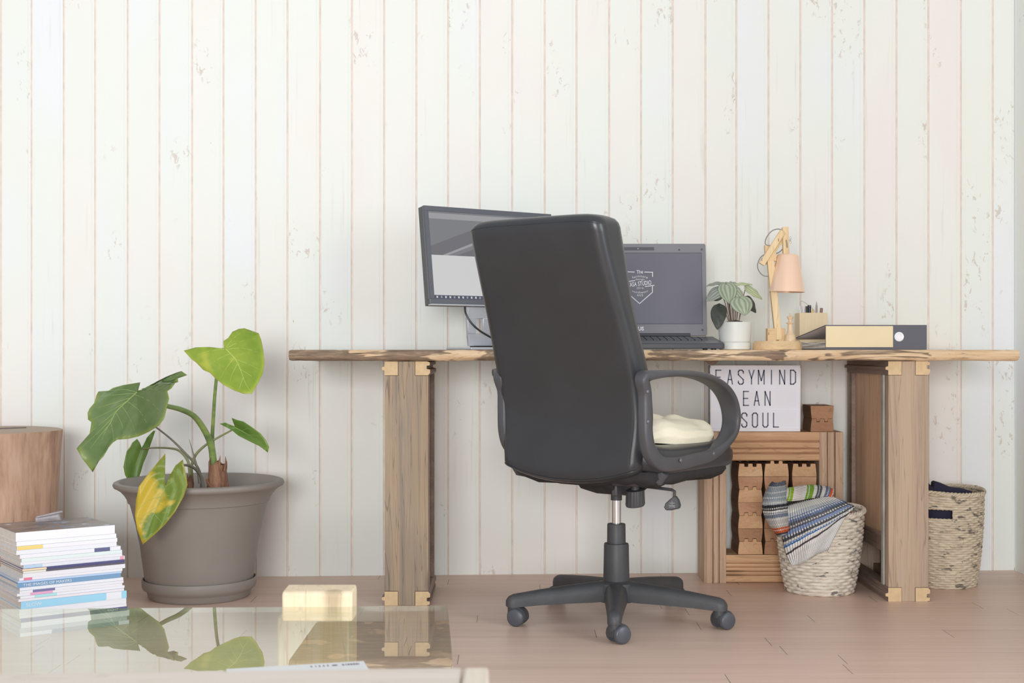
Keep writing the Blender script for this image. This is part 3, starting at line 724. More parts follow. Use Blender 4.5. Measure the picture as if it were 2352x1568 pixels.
M_PEP = [stripe_leaf('striped_leaf_pale', srgb(136, 148, 122), srgb(148, 160, 134), srgb(172, 180, 160)), stripe_leaf('striped_leaf_grey', srgb(120, 128, 117), srgb(132, 139, 130), srgb(154, 160, 152)),
         plain('leaf_underside', srgb(74, 78, 72), 0.5, var=0.12, sc=60), stripe_leaf('striped_leaf_lime', srgb(158, 169, 128), srgb(172, 183, 142), srgb(192, 200, 164))]
M_PST = plain('reddish_stalk', srgb(120, 96, 88), 0.5)
pc = P(1688, 803, 4.03); pc.z = 0.7404
pp = empty('potted_plant', pc, 'small striped-leaf houseplant in a white ceramic pot beside the laptop', 'plant')
kx = 4.03 / F
def pxr(r): return r * kx
mb = MB(); zz = lambda y: EYE - (y - HY) * kx
mb.lathe([(0.0001, 0.7404), (pxr(33), 0.7404), (pxr(36), 0.7425), (pxr(36.5), zz(787)), (pxr(33), zz(786.4)), (pxr(35.5), zz(784)), (pxr(37), zz(765)), (pxr(38.3), zz(742)), (pxr(38), zz(739.5)), (pxr(36), zz(740)), (pxr(35), zz(750)), (0.0001, zz(752))], (pc.x, pc.y, 0), 56)
pot = mb.build('pot', M_CER, pp)
mb = MB(); mb.grid(lambda u, v: V((pc.x + pxr(35.3) * v * cos(2 * PI * u), pc.y + pxr(35.3) * v * sin(2 * PI * u), zz(743) + 0.011 * (1 - v) + 0.003 * NZ.noise(V((v * 9 * cos(6.28 * u), v * 9 * sin(6.28 * u), 2))))), 40, 10, wrap=True, uvs=False)
mb.build('soil', M_SOIL, pp)
def oval_leaf(mb, base, tip, nrm, width, cup=0.15, droop=0.1, shape=0.42, nu=12, nv=14, wave=0.0):
    base, tip, nrm = V(base), V(tip), V(nrm); d = tip - base; Lg = d.length; d = d.normalized()
    nrm = (nrm - d * nrm.dot(d)).normalized(); s_ = d.cross(nrm)
    def f(u, v):
        t = v; wv = width * (sin(PI * min(1, t ** 0.62)) ** 0.75 if t < 1 else 0.0)
        a = (u - 0.5) * wv
        back = -0.10 * Lg * (abs(u - 0.5) * 2) ** 1.5 * (1 - t) ** 3
        return base + d * (Lg * t + back) + s_ * a + nrm * (-cup * width * (abs(u - 0.5) * 2) ** 2 * 0.6 * sin(PI * t) + droop * Lg * sin(PI * t) + wave * sin(u * 9 + t * 14) * 0.01)
    mb.grid(f, nu, nv)
# base px, tip px, depth base, depth tip, width px, normal, mat
PL = [((1665, 651, 4.02), (1623, 657, 3.99), 16, (0.1, -.5, .9), 1), ((1662, 662, 3.99), (1622, 693, 3.95), 34, (-.3, -.9, .5), 1),
      ((1668, 652, 3.99), (1676, 697, 3.93), 44, (-.1, -1, .35), 0), ((1683, 655, 4.0), (1728, 654, 4.0), 13, (.1, -.5, .9), 3),
      ((1677, 660, 3.98), (1708, 690, 3.95), 34, (.2, -1, .6), 0), ((1713, 659, 4.02), (1750, 687, 4.02), 24, (.4, -.9, .6), 3),
      ((1700, 684, 3.93), (1712, 724, 3.90), 52, (.1, -1, .25), 0), ((1712, 684, 4.05), (1736, 718, 4.06), 26, (.3, -1, .2), 2),
      ((1652, 702, 4.0), (1648, 757, 3.97), 36, (-.2, -1, .1), 2), ((1676, 650, 4.05), (1699, 655, 4.05), 14, (.1, -.7, .8), 0),
      ((1655, 668, 4.06), (1640, 690, 4.09), 30, (-.2, -.8, .5), 1), ((1690, 668, 4.06), (1700, 700, 4.1), 34, (.2, -.9, .4), 0)]
for b, t, wd, nn, mi in PL:
    mb = MB(); B, T_ = P(*b), P(*t); wv = wd * kx
    oval_leaf(mb, B, T_, nn, wv, cup=0.25, droop=0.10, wave=0.12)
    lf = mb.build('leaf', M_PEP[mi], pp, thick=0.0012, smooth=80)
    root = V((pc.x + (B.x - pc.x) * 0.35, pc.y + (B.y - pc.y) * 0.3, zz(741)))
    mid = (root + B) / 2 + V((0, 0, 0.01))
    mb = MB(); mb.tube(spline([tuple(root), tuple(mid), tuple(B)], 6), 0.0013, 6); mb.build('stalk', M_PST, pp)

# ------------------------------------------------------------------ desk lamp
M_LW = wood('lamp_wood', [srgb(206, 170, 126), srgb(220, 188, 146), srgb(228, 200, 160), srgb(232, 208, 170)], axis=0, sc=22, knots=0, bump=0.05)
M_LV = wood('lamp_arm_wood', [srgb(214, 182, 138), srgb(226, 198, 154), srgb(234, 210, 168), srgb(238, 218, 180)], axis=2, sc=22, knots=0, bump=0.05)
def copper():
    n = NT('copper_shade'); n.set(Base_Color=srgb(250, 214, 188), Metallic=0.25, Roughness=0.3); n.b.inputs['Coat Weight'].default_value = 0.3; return n.m
M_COP = copper()
M_CAB = plain('grey_cable', srgb(142, 140, 140), 0.6)
M_NUT = plain('chrome_nut', srgb(225, 225, 225), 0.15, metal=0.9)
lY = 4.0; lc = P(1785, 803, lY); lc.z = 0.7404
la = empty('desk_lamp', lc, 'wooden articulated desk lamp with a copper cone shade', 'lamp')
kk = lY / F; lz = lambda y: EYE - (y - HY) * kk
mb = MB(); R_ = 56 * kk
mb.lathe([(0.0001, 0.7404), (R_ * 0.98, 0.7404), (R_, 0.742), (R_, lz(790)), (R_ * 0.985, lz(788.5)), (R_ * 0.93, lz(783)), (0.0001, lz(782.5))], (lc.x, lc.y, 0), 18)
mb.build('base', M_LW, la, smooth=30)
mb = MB(); zb_ = lz(783) - 0.0015
for x0, x1, ya in ((1761, 1781, -0.014), (1788, 1803, -0.004)):
    mb.box((P(x0, 0, lY).x, lY + ya, zb_), (P(x1, 0, lY).x, lY + ya + 0.03, lz(754)))
mb.box((P(1781, 0, lY).x, lY + 0.004, zb_), (P(1788, 0, lY).x, lY + 0.026, zb_ + 0.008))
mb.build('base_bracket', M_LW, la, bevel=0.0012)
def beam(name, a, b, w_, d_, mat, parent):
    a, b = V(a), V(b); z = (b - a).normalized(); y = V((0, 1, 0)); y = (y - z * y.dot(z)).normalized(); x = y.cross(z)
    M = Matrix((( *x, 0), (*y, 0), (*z, 0), (0, 0, 0, 1))).transposed()
    mb = MB(); mb.box((-w_ / 2, -d_ / 2, 0), (w_ / 2, d_ / 2, (b - a).length), 0, Matrix.Translation(a) @ M)
    return mb.build(name, mat, parent, bevel=0.0012)
beam('lower_arm', P(1788, 780, lY + 0.004), P(1765.5, 563, lY + 0.004), 15.5 * kk, 0.018, M_LV, la)
beam('lower_arm_top', P(1770, 600, lY + 0.0035), P(1768, 562.5, lY + 0.0035), 25 * kk, 0.0175, M_LV, la)
beam('upper_arm', P(1749, 607, lY - 0.0145), P(1798, 531, lY - 0.0145), 13 * kk, 0.014, M_LV, la)
beam('upper_arm', P(1757, 605, lY + 0.022), P(1804, 538, lY + 0.022), 10 * kk, 0.013, M_LV, la)
beam('head_bracket', P(1805, 585, lY + 0.004), P(1802.8, 521.5, lY + 0.004), 13.5 * kk, 0.018, M_LV, la)
mb = MB(); cx_, cy_ = P(1809.5, 0, lY).x, lY + 0.002
def shade(n=72):
    pr = [(8, 583.5), (20, 583.5), (23.5, 585.5), (25, 589), (41, 670.3)]
    tilt = Matrix.Translation((0, 0, 0))
    out = [(r * kk, lz(y)) for r, y in pr]; inn = [(r * kk - 0.0008, lz(y) - 0.0003) for r, y in pr[::-1]]
    return out + inn
M_sh = Matrix.Translation((cx_, cy_, lz(590))) @ Matrix.Rotation(rad(1.5), 4, 'Y') @ Matrix.Translation((0, 0, -lz(590)))
mb.lathe(shade(), (0, 0, 0), 72, M=M_sh, close=True); mb.build('lamp_shade', M_COP, la, smooth=40)
mb = MB(); mb.sphere((cx_, cy_, lz(625)), 0.018, 10); mb.lathe([(0.013, lz(608)), (0.013, lz(585))], (cx_, cy_, 0), 16); mb.build('bulb', M_WPL, la)
for pts in ([(1800, 533, -.01), (1790, 526, -.008), (1775, 529, 0), (1763, 541, 0), (1757.5, 556, 0), (1762, 563, -.005), (1777, 563, -.008)],
            [(1760, 583, -.012), (1750, 588, -.008), (1742, 600, 0), (1740, 613, 0), (1745, 625, 0), (1754, 633, 0), (1764.5, 634.5, 0.0)],
            [(1778, 582.5, .02), (1788, 580, .02), (1797, 572, .015), (1804, 560, .0)], [(1806, 551, -.009), (1807.5, 560, -.012), (1808, 568, -.006)]):
    mb = MB(); mb.tube(spline([tuple(P(a, b, lY + c)) for a, b, c in pts], 8), 0.00165, 8); mb.build('cable', M_CAB, la)
for a, b in ((1815, 551), (1776.5, 594.5)):
    mb = MB(); c = P(a, b, lY + 0.004)
    mb.sphere(c, 0.003, 6); mb.sphere(c + V((0.001, 0, 0.0065)), 0.0042, 6, sc=(.7, .4, 1)); mb.sphere(c + V((0.001, 0, -0.0065)), 0.0042, 6, sc=(.7, .4, 1))
    mb.box(c + V((-0.012, -0.0012, -0.0012)), c + V((0.002, 0.0012, 0.0012))); mb.build('wing_nut', M_NUT, la)
mb = MB()
for a, b in ((1788, 551), (1750, 596), (1766, 766)):
    c = P(a, b, lY - (0.0218 if b < 700 else 0.0145)); mb.box(c + V((-.0007, -.0006, -.0042)), c + V((.0007, .0006, .0042)))
mb.build('screw_slot', M_RIM, la)

# ------------------------------------------------------------------ chess king
M_CH = plain('boxwood', srgb(226, 200, 166), 0.4, var=0.05)
ch = P(1815, 782, 3.985)
mb = MB(); zc = lambda y: lz(783) + (782 - y) * 3.985 / F + 0.0003
pr = [(0.1, 782), (13, 782), (13, 776), (11.5, 773), (11.5, 769), (8.5, 766), (7, 762), (6.2, 757), (6, 750), (6, 744), (6.5, 743.2), (9, 742), (9.3, 740.5), (6, 739), (4.2, 737), (4.2, 734), (6, 731), (7.6, 727.5), (7.8, 726.5), (5, 725.5), (1.6, 724.5), (1.6, 722), (2.3, 720.5), (1.6, 718.5), (0.1, 717.6)]
mb.lathe([(r * kk, zc(y)) for r, y in pr], (ch.x, ch.y, 0), 32)
tag(mb.build('chess_king', M_CH, at=(ch.x, ch.y, zc(782)), smooth=30), 'pale wooden chess king standing on the lamp base', 'chess piece')

# ------------------------------------------------------------------ pen box and pens
bY = 4.245
b = empty('pen_box', P(1865, 790, bY + 0.04) * 1.0, 'square pale wooden pen box behind the ring binder', 'pen holder'); b.location.z = 0.7404
M_BOX = wood('box_wood', [srgb(232, 210, 172), srgb(236, 216, 180), srgb(239, 220, 184), srgb(240, 222, 190)], axis=2, sc=9, knots=0, bump=0.04)
Rb = Matrix.Translation((P(1836.5, 0, bY).x, bY, 0)) @ Matrix.Rotation(rad(-1.5), 4, 'Z')
W_, D_, z0_, z1_ = 64 * bY / F, 0.085, 0.7404, EYE - (718 - HY) * bY / F; tk = 0.006
Ms_ = Rb
for nm, a, c in (('front_panel', (0, 0, z0_), (W_, tk, z1_)), ('back_panel', (0, D_ - tk, z0_), (W_, D_, z1_)), ('side_panel', (0, tk, z0_), (tk, D_ - tk, z1_)), ('side_panel', (W_ - tk, tk, z0_), (W_, D_ - tk, z1_)), ('bottom_panel', (tk, tk, z0_), (W_ - tk, D_ - tk, z0_ + .006))):
    mb = MB(); mb.box(a, c, 0, Ms_); mb.build(nm, M_BOX, b, bevel=0.0008)
def pen(name, px, ptop, pbot, r, mat, tipmat, label, cat='pen', lean=0, Yp=None, parts='round'):
    Y_ = Yp or bY + 0.035; kq = Y_ / F
    top = P(px, ptop, Y_); bot = V((top.x - lean, Y_, 0.750))
    d = (top - bot); Lg = d.length
    q = d.to_track_quat('Z', 'Y').to_matrix().to_4x4(); M = Matrix.Translation(bot) @ q
    t = empty(name, bot, label, cat, 'pens standing in the wooden box')
    mb = MB()
    if parts == 'point': mb.lathe([(r, 0), (r, Lg * .82)], (0, 0, 0), 14, M=M); mb.build('barrel', mat, t); mb = MB(); mb.lathe([(r * 1.05, Lg * .82), (r * .9, Lg * .9), (0.0004, Lg)], (0, 0, 0), 14, M=M); mb.build('tip', tipmat, t)
    else: mb.lathe([(r, 0), (r, Lg * .9)], (0, 0, 0), 14, M=M); mb.build('barrel', mat, t); mb = MB(); mb.lathe([(r * 1.06, Lg * .9), (r * 1.06, Lg * .995), (r * .8, Lg)], (0, 0, 0), 14, M=M); mb.build('cap', tipmat, t)
M_CLR = plain('clear_barrel', srgb(226, 224, 222), 0.15, var=0.02); M_YEL = plain('yellow_barrel', srgb(240, 206, 112), 0.35); M_BRN = plain('brown_ferrule', srgb(150, 120, 100), 0.5); M_PK = plain('grey_pencil', srgb(170, 158, 156), 0.5)
pen('pen', 1838, 702, 0, .0028, M_CLR, M_WPL, 'clear pen at the left end of the pen box')
pen('pen', 1845.5, 702, 0, .0032, M_CLR, M_CLR, 'second clear pen, left of the black marker')
pen('marker', 1853, 703, 0, .0040, M_BLK, M_BLK, 'short black marker in the pen box', 'marker', Yp=bY + 0.028)
pen('marker', 1859, 700.5, 0, .0055, M_BLK, M_BLK, 'thick black marker with a flat cap in the pen box', 'marker', Yp=bY + 0.042)
pen('pencil', 1866.5, 707.5, 0, .0036, M_YEL, M_YEL, 'yellow pencil in the pen box', 'pencil', parts='point')
pen('pencil', 1875.5, 691.5, 0, .0034, M_PK, M_PK, 'tall grey sharpened pencil in the pen box', 'pencil', parts='point')
pen('pencil', 1887, 707, 0, .0045, M_BRN, M_BRN, 'brown pencil stub leaning at the right end of the pen box', 'pencil', lean=.008)
mb = MB(); mb.tube(spline([tuple(P(1840, 712, bY + .02)), tuple(P(1839, 693, bY + .02)), tuple(P(1846, 693, bY + .02)), tuple(P(1855, 699, bY + .02)), tuple(P(1864, 705, bY + .02)), tuple(P(1871, 716, bY + .02))], 8), 0.0007, 6)
tag(mb.build('wire', M_PK, at=P(1855, 716, bY + .02)), 'thin bent wire sticking out of the pen box', 'wire')

# ------------------------------------------------------------------ ring binder
M_BD = plain('binder_slate', srgb(92, 93, 104), 0.5, var=0.03); M_BDK = plain('binder_edge', srgb(62, 56, 68), 0.5); M_LAB = plain('binder_label', srgb(232, 216, 178), 0.6, var=0.02)
M_INN = plain('binder_inside', srgb(204, 198, 200), 0.7); M_PAP = plain('loose_paper', srgb(238, 236, 234), 0.8, var=0.12, sc=25)
dY = 3.925; q_ = dY / F
X0b, X1b = (1896 - CX) * q_, (2129 - CX) * q_; zt3 = EYE - (746 - HY) * q_
bd = empty('ring_binder', ((X0b + X1b) / 2, dY + 0.15, 0.7405), 'slate ring binder with a beige spine label lying on the desk beside the pen box', 'binder')
mb = MB(); mb.box((X0b, dY, 0.7408), (X1b, dY + 0.0025, zt3)); sp_ = mb.build('spine', M_BD, bd, bevel=0.0008)
mb = MB(); mb.box((X0b + 0.001, dY - 0.0008, EYE - (797 - HY) * q_), ((2051 - CX) * q_, dY - 0.0001, EYE - (748.5 - HY) * q_)); mb.build('spine_label', M_LAB, sp_)
mb = MB(); c = P(2065, 773, dY); Mr = Matrix.Translation(c) @ Matrix.Rotation(rad(90), 4, 'X')
mb.lathe([(0.0075, 0), (0.014, 0), (0.014, 0.0015), (0.0115, 0.003), (0.0085, 0.0022), (0.0075, 0.0005)], (0, 0, 0), 32, M=Mr, close=True); mb.lathe([(0.0078, 0.0002), (0.0078, 0.0012)], (0, 0, 0), 32, M=Mr); mb.build('finger_ring', M_WPL, sp_)
yl = dY + 0.30; sk = -0.030
zr = 0.774
def bpl(z0, z1, t, nm, m):   # cover board: front at dY, rear at yl shifted left by sk
    mb = MB(); vs = []
    for z in (0, t):
        for (x, y, zz_) in ((X0b, dY + 0.0026, z0), (X1b, dY + 0.0026, z0), (X1b + sk, yl, z1), (X0b + sk, yl, z1)): vs.append((x, y, zz_ + z))
    mb.add(vs, [(0, 1, 2, 3), (4, 5, 6, 7), (0, 1, 5, 4), (1, 2, 6, 5), (2, 3, 7, 6), (3, 0, 4, 7)]); mb.build(nm, m, bd)
bpl(0.7405, 0.7405, 0.0028, 'back_cover', M_BDK); bpl(zt3 - 0.003, zr, 0.0028, 'front_cover', M_BDK); bpl(zt3 - 0.0036, zr - 0.0006, 0.0005, 'cover_lining', M_INN)
mb = MB()
def papf(u, v):
    y = dY + 0.012 + (yl - dY - 0.03) * u; sh = sk * (y - dY) / (yl - dY)
    top = 0.7435 + 0.016 + 0.006 * sin(u * 3.1) + 0.0015 * NZ.noise(V((u * 12, 0, 1)))
    return y, sh, top
for L_ in range(9):
    z = 0.7440 + L_ * 0.0019; g = random.Random(L_); s1 = 0.002 + 0.004 * g.random(); am = 0.0022 * L_ / 8
    mb.grid(lambda u, v: V((X0b + s1 + (X1b - X0b - 0.01) * u + sk * v, dY + 0.008 + (0.27) * v, z + am * (sin(v * 7 + L_) + 1) * (1 - u) ** 2)), 10, 16, uvs=False)
mb.build('loose_sheets', M_PAP, bd, thick=0.0014)
mb = MB(); mb.tube(spline([(X0b + .05, dY + .1, .744), (X0b + .045, dY + .1, .775), (X0b + .06, dY + .1, zt3 - .02), (X0b + .08, dY + .1, .775), (X0b + .085, dY + .1, .744)], 6), 0.0016, 8); mb.build('ring', M_NUT, bd)
# ------------------------------------------------------------------ office chair (local frame: x right, y forward, z up)
HX, HYY, YAW = 0.286, 3.640, 36.0
fv = V((sin(rad(YAW)), cos(rad(YAW)), 0)); rv = V((cos(rad(YAW)), -sin(rad(YAW)), 0)); HUB = V((HX, HYY, 0))
def chair_px(px, py, r):      # point at side offset r seen at a pixel, in chair coordinates
    k = (px - CX) / F; p0 = HUB + rv * r
    s = (k * p0.y - p0.x) / (fv.x - k * fv.y); Y = p0.y + fv.y * s
    return s, EYE - (py - HY) * Y / F
def leather(name, c, rough, bmp):
    n = NT(name); co = n.coord(); n.set(Base_Color=n.ramp(n.noise(co, 7, 4), [(0.3, tuple(x * .9 for x in c[:3])), (0.7, tuple(x * 1.12 for x in c[:3]))]), Roughness=n.math('ADD', rough, n.math('MULTIPLY', n.noise(co, 30, 3), 0.1)))
    n.b.inputs['Specular IOR Level'].default_value = 0.5; n.b.inputs['Coat Weight'].default_value = 0.15; n.b.inputs['Coat Roughness'].default_value = 0.2
    n.bump(n.math('ADD', n.math('MULTIPLY', n.noise(co, 260, 2), .5), n.math('MULTIPLY', n.noise(co, 7, 2), 1.5)), bmp, 0.001); return n.m
M_LEA = leather('black_leather', (0.034, 0.036, 0.041, 1), 0.29, 0.10)
M_ARM = plain('black_moulded_plastic', (0.075, 0.075, 0.083, 1), 0.42, var=0.08, bump=0.15, bsc=500)
M_CHB = plain('chair_base_plastic', (0.060, 0.061, 0.066, 1), 0.5, var=0.12, sc=20, bump=0.1, bsc=300)
M_FAB = plain('black_underside_fabric', (0.026, 0.025, 0.026, 1), 0.9, var=0.2, sc=40)
M_CHR = plain('chrome', (0.8, 0.8, 0.82, 1), 0.12, metal=1.0)
M_DISC = plain('wheel_disc', (0.082, 0.088, 0.105, 1), 0.35)
M_SCR = plain('screw_head', (0.16, 0.16, 0.18, 1), 0.3, metal=0.3)
ch_ = empty('office_chair', HUB, 'black leather office chair seen from behind with looped armrests in front of the desk', 'chair', rz=-rad(YAW))
def sstep(a, b, x):
    t = max(0, min(1, (x - a) / (b - a))); return t * t * (3 - 2 * t)
ZB0, ZB1 = 0.425, 1.052
def yback(z): return -0.236 - 0.152 * sstep(0.50, 1.22, z) * 1.12 - 0.014 * sstep(0.75, 1.05, z) - 0.0 + 0.006 * sin(PI * sstep(.42, .8, z))
def wback(z): return 0.224 - 0.020 * sstep(0.62, 1.06, z) - 0.012 * (1 - sstep(0.42, 0.56, z))
def tback(z): return 0.084 + 0.034 * sstep(0.80, 1.02, z)
def back_ring(v, inset=0.0, dz=0.0):
    z = ZB0 + (ZB1 - ZB0) * v; w = wback(z) - inset; t = tback(z); y0 = yback(z) + inset; y1 = yback(z) + t - inset
    rb, rf = min(0.030, w), min(0.034, (y1 - y0) / 2)
    pts = []
    for cx, cy, a0, r in ((w - rf, y1 - rf, 0, rf), (-w + rf, y1 - rf, 90, rf), (-w + rb, y0 + rb, 180, rb), (w - rb, y0 + rb, 270, rb)):
        for i in range(6): t_ = rad(a0 + 90 * i / 5); pts.append((cx + r * cos(t_), cy + r * sin(t_)))
    # subdivide the long sides
    out = []; n = len(pts)
    for i in range(n):
        a, b = pts[i], pts[(i + 1) % n]; out.append(a)
        if i % 6 == 5:
            for k in range(1, 14): out.append((a[0] + (b[0] - a[0]) * k / 14, a[1] + (b[1] - a[1]) * k / 14))
    res = []
    for x, y in out:
        xn = min(1, abs(x) / 0.235)
        zz_ = z + dz
        zz_ += (1 - v) ** 2 * (0.045 * xn ** 2.2 - 0.018) - v ** 6 * 0.026 * xn ** 7 
        yy = y + (0.006 * (1 - xn * xn) * -1 if y < (y0 + y1) / 2 else 0.010 * (1 - xn * xn))
        res.append(V((x - 0.008, yy, zz_)))
    return res
NL = 34; levels = [(0.0, 0.020, -0.014), (0.0, 0.008, -0.009), (0.0, 0.002, -0.003)] + [(i / NL, 0, 0) for i in range(NL + 1)] + [(1, 0.003, 0.010), (1, 0.010, 0.018), (1, 0.022, 0.022), (1, 0.034, 0.0235)]
rg = [back_ring(*l) for l in levels]; nn_ = len(rg[0])
mb = MB(); mb.add([p for r in rg for p in r], [(i * nn_ + k, i * nn_ + (k + 1) % nn_, (i + 1) * nn_ + (k + 1) % nn_, (i + 1) * nn_ + k) for i in range(len(rg) - 1) for k in range(nn_)] + [tuple(range(nn_))[::-1], tuple((len(rg) - 1) * nn_ + k for k in range(nn_))])
bk = mb.build('backrest', M_LEA, ch_, world=False, smooth=50)
pip = []
for sgn in (-1, 1):
    mb = MB(); pts = []
    for i in range(NL + 1):
        z = ZB0 + (ZB1 - ZB0) * i / NL; x = sgn * (wback(z) - 0.0205) - 0.008; v = i / NL
        pts.append((x, yback(z) + 0.0010, z + (1 - v) ** 2 * (0.045 - 0.018) - v ** 6 * 0.026 * (abs(x) / .235) ** 7))
    mb.tube(pts, 0.0019, 6); mb.build('seam', M_LEA, bk, world=False)
for v_, dz, nm in ((1, 0.003, 'seam'), (0, -0.004, 'seam')):
    mb = MB(); r = [p for p in back_ring(v_, 0.001, dz) if p.y < yback(ZB0 + (ZB1 - ZB0) * v_) + 0.012]; r.sort(key=lambda p: p.x)
    mb.tube(r, 0.0019, 6); mb.build(nm, M_LEA, bk, world=False)
# seat
def seat_ring(z, inset):
    x1 = 0.250 - inset; ya, yb = -0.215 + inset, 0.262 - inset; out = []
    for i in range(72):
        a = 2 * PI * i / 72; c, s_ = cos(a), sin(a); e = 0.30
        out.append(V((x1 * math.copysign(abs(c) ** e, c), (ya + yb) / 2 + (yb - ya) / 2 * math.copysign(abs(s_) ** e, s_), z + 0.012 * sstep(0.0, -0.2, (ya + yb) / 2 + (yb - ya) / 2 * s_) - 0.012 * sstep(0.14, 0.26, (yb) * s_))))
    return out
mb = MB(); rg = [seat_ring(z, i) for z, i in ((0.424, 0.03), (0.420, 0.012), (0.426, 0.002), (0.44, -0.003), (0.462, -0.003), (0.478, 0.004), (0.488, 0.016), (0.493, 0.034), (0.494, 0.08), (0.494, 0.16), (0.494, 0.22))]
mb.add([p for r in rg for p in r], [(i * 72 + k, i * 72 + (k + 1) % 72, (i + 1) * 72 + (k + 1) % 72, (i + 1) * 72 + k) for i in range(len(rg) - 1) for k in range(72)] + [tuple(range(72))[::-1], tuple((len(rg) - 1) * 72 + k for k in range(72))])
st = mb.build('seat', M_LEA, ch_, world=False, smooth=60)
mb = MB()
def pan(u, v):
    a = 2 * PI * u; c, s_ = cos(a), sin(a); e = 0.42
    rx, ry = 0.243, 0.238; cyy = 0.022
    k = [1.0, 1.01, 0.97, 0.86, 0.55, 0.02][min(5, int(v * 5 + 1e-6))]; zz_ = [0.430, 0.415, 0.400, 0.390, 0.384, 0.384][min(5, int(v * 5 + 1e-6))]
    wv = 0.0035 * sin(a * 17) * (0.4 < v < 0.9) + 0.004 * sin(a * 5 + 1)
    return V((rx * k * math.copysign(abs(c) ** e, c), cyy + ry * k * math.copysign(abs(s_) ** e, s_), zz_ + wv * (v > 0.1)))
mb.grid(pan, 120, 5, wrap=True, uvs=False); mb.build('seat_underside', M_FAB, ch_, world=False, smooth=60)
# armrests: closed loops of moulded plastic
AK = [((1476, 868), .030, .034), ((1500, 860), .021, .046), ((1535, 857.5), .017, .054), ((1575, 858), .017, .056), ((1615, 866), .018, .056), ((1650, 886), .018, .056), ((1671, 916), .018, .056), ((1680, 955), .018, .054), ((1675, 992), .020, .050), ((1655, 1022), .026, .042),
      ((1628, 1045), .032, .028), ((1590, 1056), .035, .024), ((1548, 1065), .036, .024), ((1515, 1064), .037, .026), ((1493, 1040), .040, .027), ((1484, 1005), .037, .028), ((1482, 955), .034, .028), ((1481, 905), .033, .028)]
def arm(rc, name, shift=(0, 0)):
    K = []
    for (p, tp, wr) in AK:
        s, z = chair_px(p[0], p[1], 0.256 - .0084 * (1 - min(1, max(0, (wr - .024) / .03)))); K.append((s + shift[0], z + shift[1], tp, wr))
    pts = spline(K, 7, closed=True); mb = MB(); L = len(pts); n = 14; vs = []
    for i, (s, z, tp, wr) in enumerate(pts):
        a, b = pts[i - 1], pts[(i + 1) % L]; T = V((0, b[0] - a[0], b[1] - a[1])).normalized(); Np = V((0, T.z, -T.y))
        for k in range(n):
            t = 2 * PI * k / n; c, q = cos(t), sin(t); e = 0.45
            off = V((wr / 2 * math.copysign(abs(c) ** e, c), 0, 0)) + Np * (tp / 2 * math.copysign(abs(q) ** e, q))
            base = V((rc, s, z)); ex = 0.014 if rc > 0 else -0.014
            base.x -= ex * (1 - min(1, max(0, (wr - .024) / .03))) * 0.6
            if rc < 0: base.x -= 0.014 * min(1, max(0, (wr - .034) / .012))
            if rc < 0: base.x += 0.022 * (1 - min(1, max(0, (wr - .034) / .012)))
            vs.append(base + off)
    mb.add(vs, [(i * n + k, ((i + 1) % L) * n + k, ((i + 1) % L) * n + (k + 1) % n, i * n + (k + 1) % n) for i in range(L) for k in range(n)])
    o = mb.build(name, M_ARM, ch_, world=False, smooth=60)
    sg_ = 1 if rc > 0 else -1
    for p in () if rc < 0 else ((1487, 899), (1488, 968), (1563, 1057), (1639, 1041)):
        s, z = chair_px(p[0], p[1], 0.262); mb = MB(); mb.sphere((rc + sg_ * 0.0065, s + shift[0], z + shift[1]), 0.0055, 8, sc=(.7, 1, 1)); mb.build('screw', M_SCR, o, world=False)
    return o
arm(0.256, 'armrest'); arm(-0.246, 'armrest', (0.046, 0.0))
for sgn in (1, -1):
    mb = MB(); mb.tube([(sgn * .235, -.15, .430), (sgn * .22, -.15, .412), (sgn * .15, -.14, .402), (sgn * .05, -.10, .392)], [.014, .018, .016, .014], 10); mb.build('armrest_bracket', M_ARM, ch_, world=False)
# mechanism under the seat
mb = MB(); mb.extrude([(-.055, -.12, .385), (-.055, -.10, .366), (-.05, -.03, .347), (-.05, .04, .347), (-.055, .10, .366), (-.055, .13, .386)], (.11, 0, 0)); mb.build('tilt_mechanism', M_FAB, ch_, world=False, bevel=0.006)
mb = MB(); mb.box((0.045, -.10, .352), (0.062, -.02, .39)); mb.build('bracket_plate', M_ARM, ch_, world=False, bevel=.004)
mb = MB(); mb.sphere((0.047, -.095, .372), .007, 8); mb.build('bolt', M_CHR, ch_, world=False)
s, z = 0, 0
kp = P(1459, 1122, 3.54) - HUB; kl = V((kp.dot(rv), kp.dot(fv), kp.z)); kl.z = EYE - (1123 - HY) * 3.54 / F
mb = MB(); pr = []
n_ = 60
for i in range(2):
    pass
rings_ = [(.020, 0.0, .03), (.0245, -0.002, .03), (.0262, -.040, .06), (.024, -.0445, .03), (.012, -.0455, 0)]
vs = []
for r, dz, rib in rings_:
    for k in range(n_):
        a = 2 * PI * k / n_; rr_ = r * (1 - (rib if k % 4 == 0 else 0)); vs.append(V((kl.x + rr_ * cos(a), kl.y + rr_ * sin(a), kl.z + dz + 0.004 * sin(a))))
mb.add(vs, [(j * n_ + k, j * n_ + (k + 1) % n_, (j + 1) * n_ + (k + 1) % n_, (j + 1) * n_ + k) for j in range(4) for k in range(n_)] + [tuple(range(n_)), tuple(4 * n_ + k for k in range(n_))])
mb.lathe([(.012, 0), (.012, .03)], (kl.x, kl.y, kl.z - .002), 16); mb.build('tension_knob', M_CHB, ch_, world=False, smooth=30)
def cl(px, py, Y): p = P(px, py, Y) - HUB; return V((p.dot(rv), p.dot(fv), P(px, py, Y).z))
mb = MB(); mb.tube([cl(1425, 1108, 3.60), cl(1447, 1113, 3.56), cl(1500, 1119, 3.52), cl(1543, 1124.5, 3.49), cl(1549.5, 1128, 3.485), cl(1549, 1142, 3.485)], .0042, 8); lv = mb.build('height_lever', M_CHB, ch_, world=False)
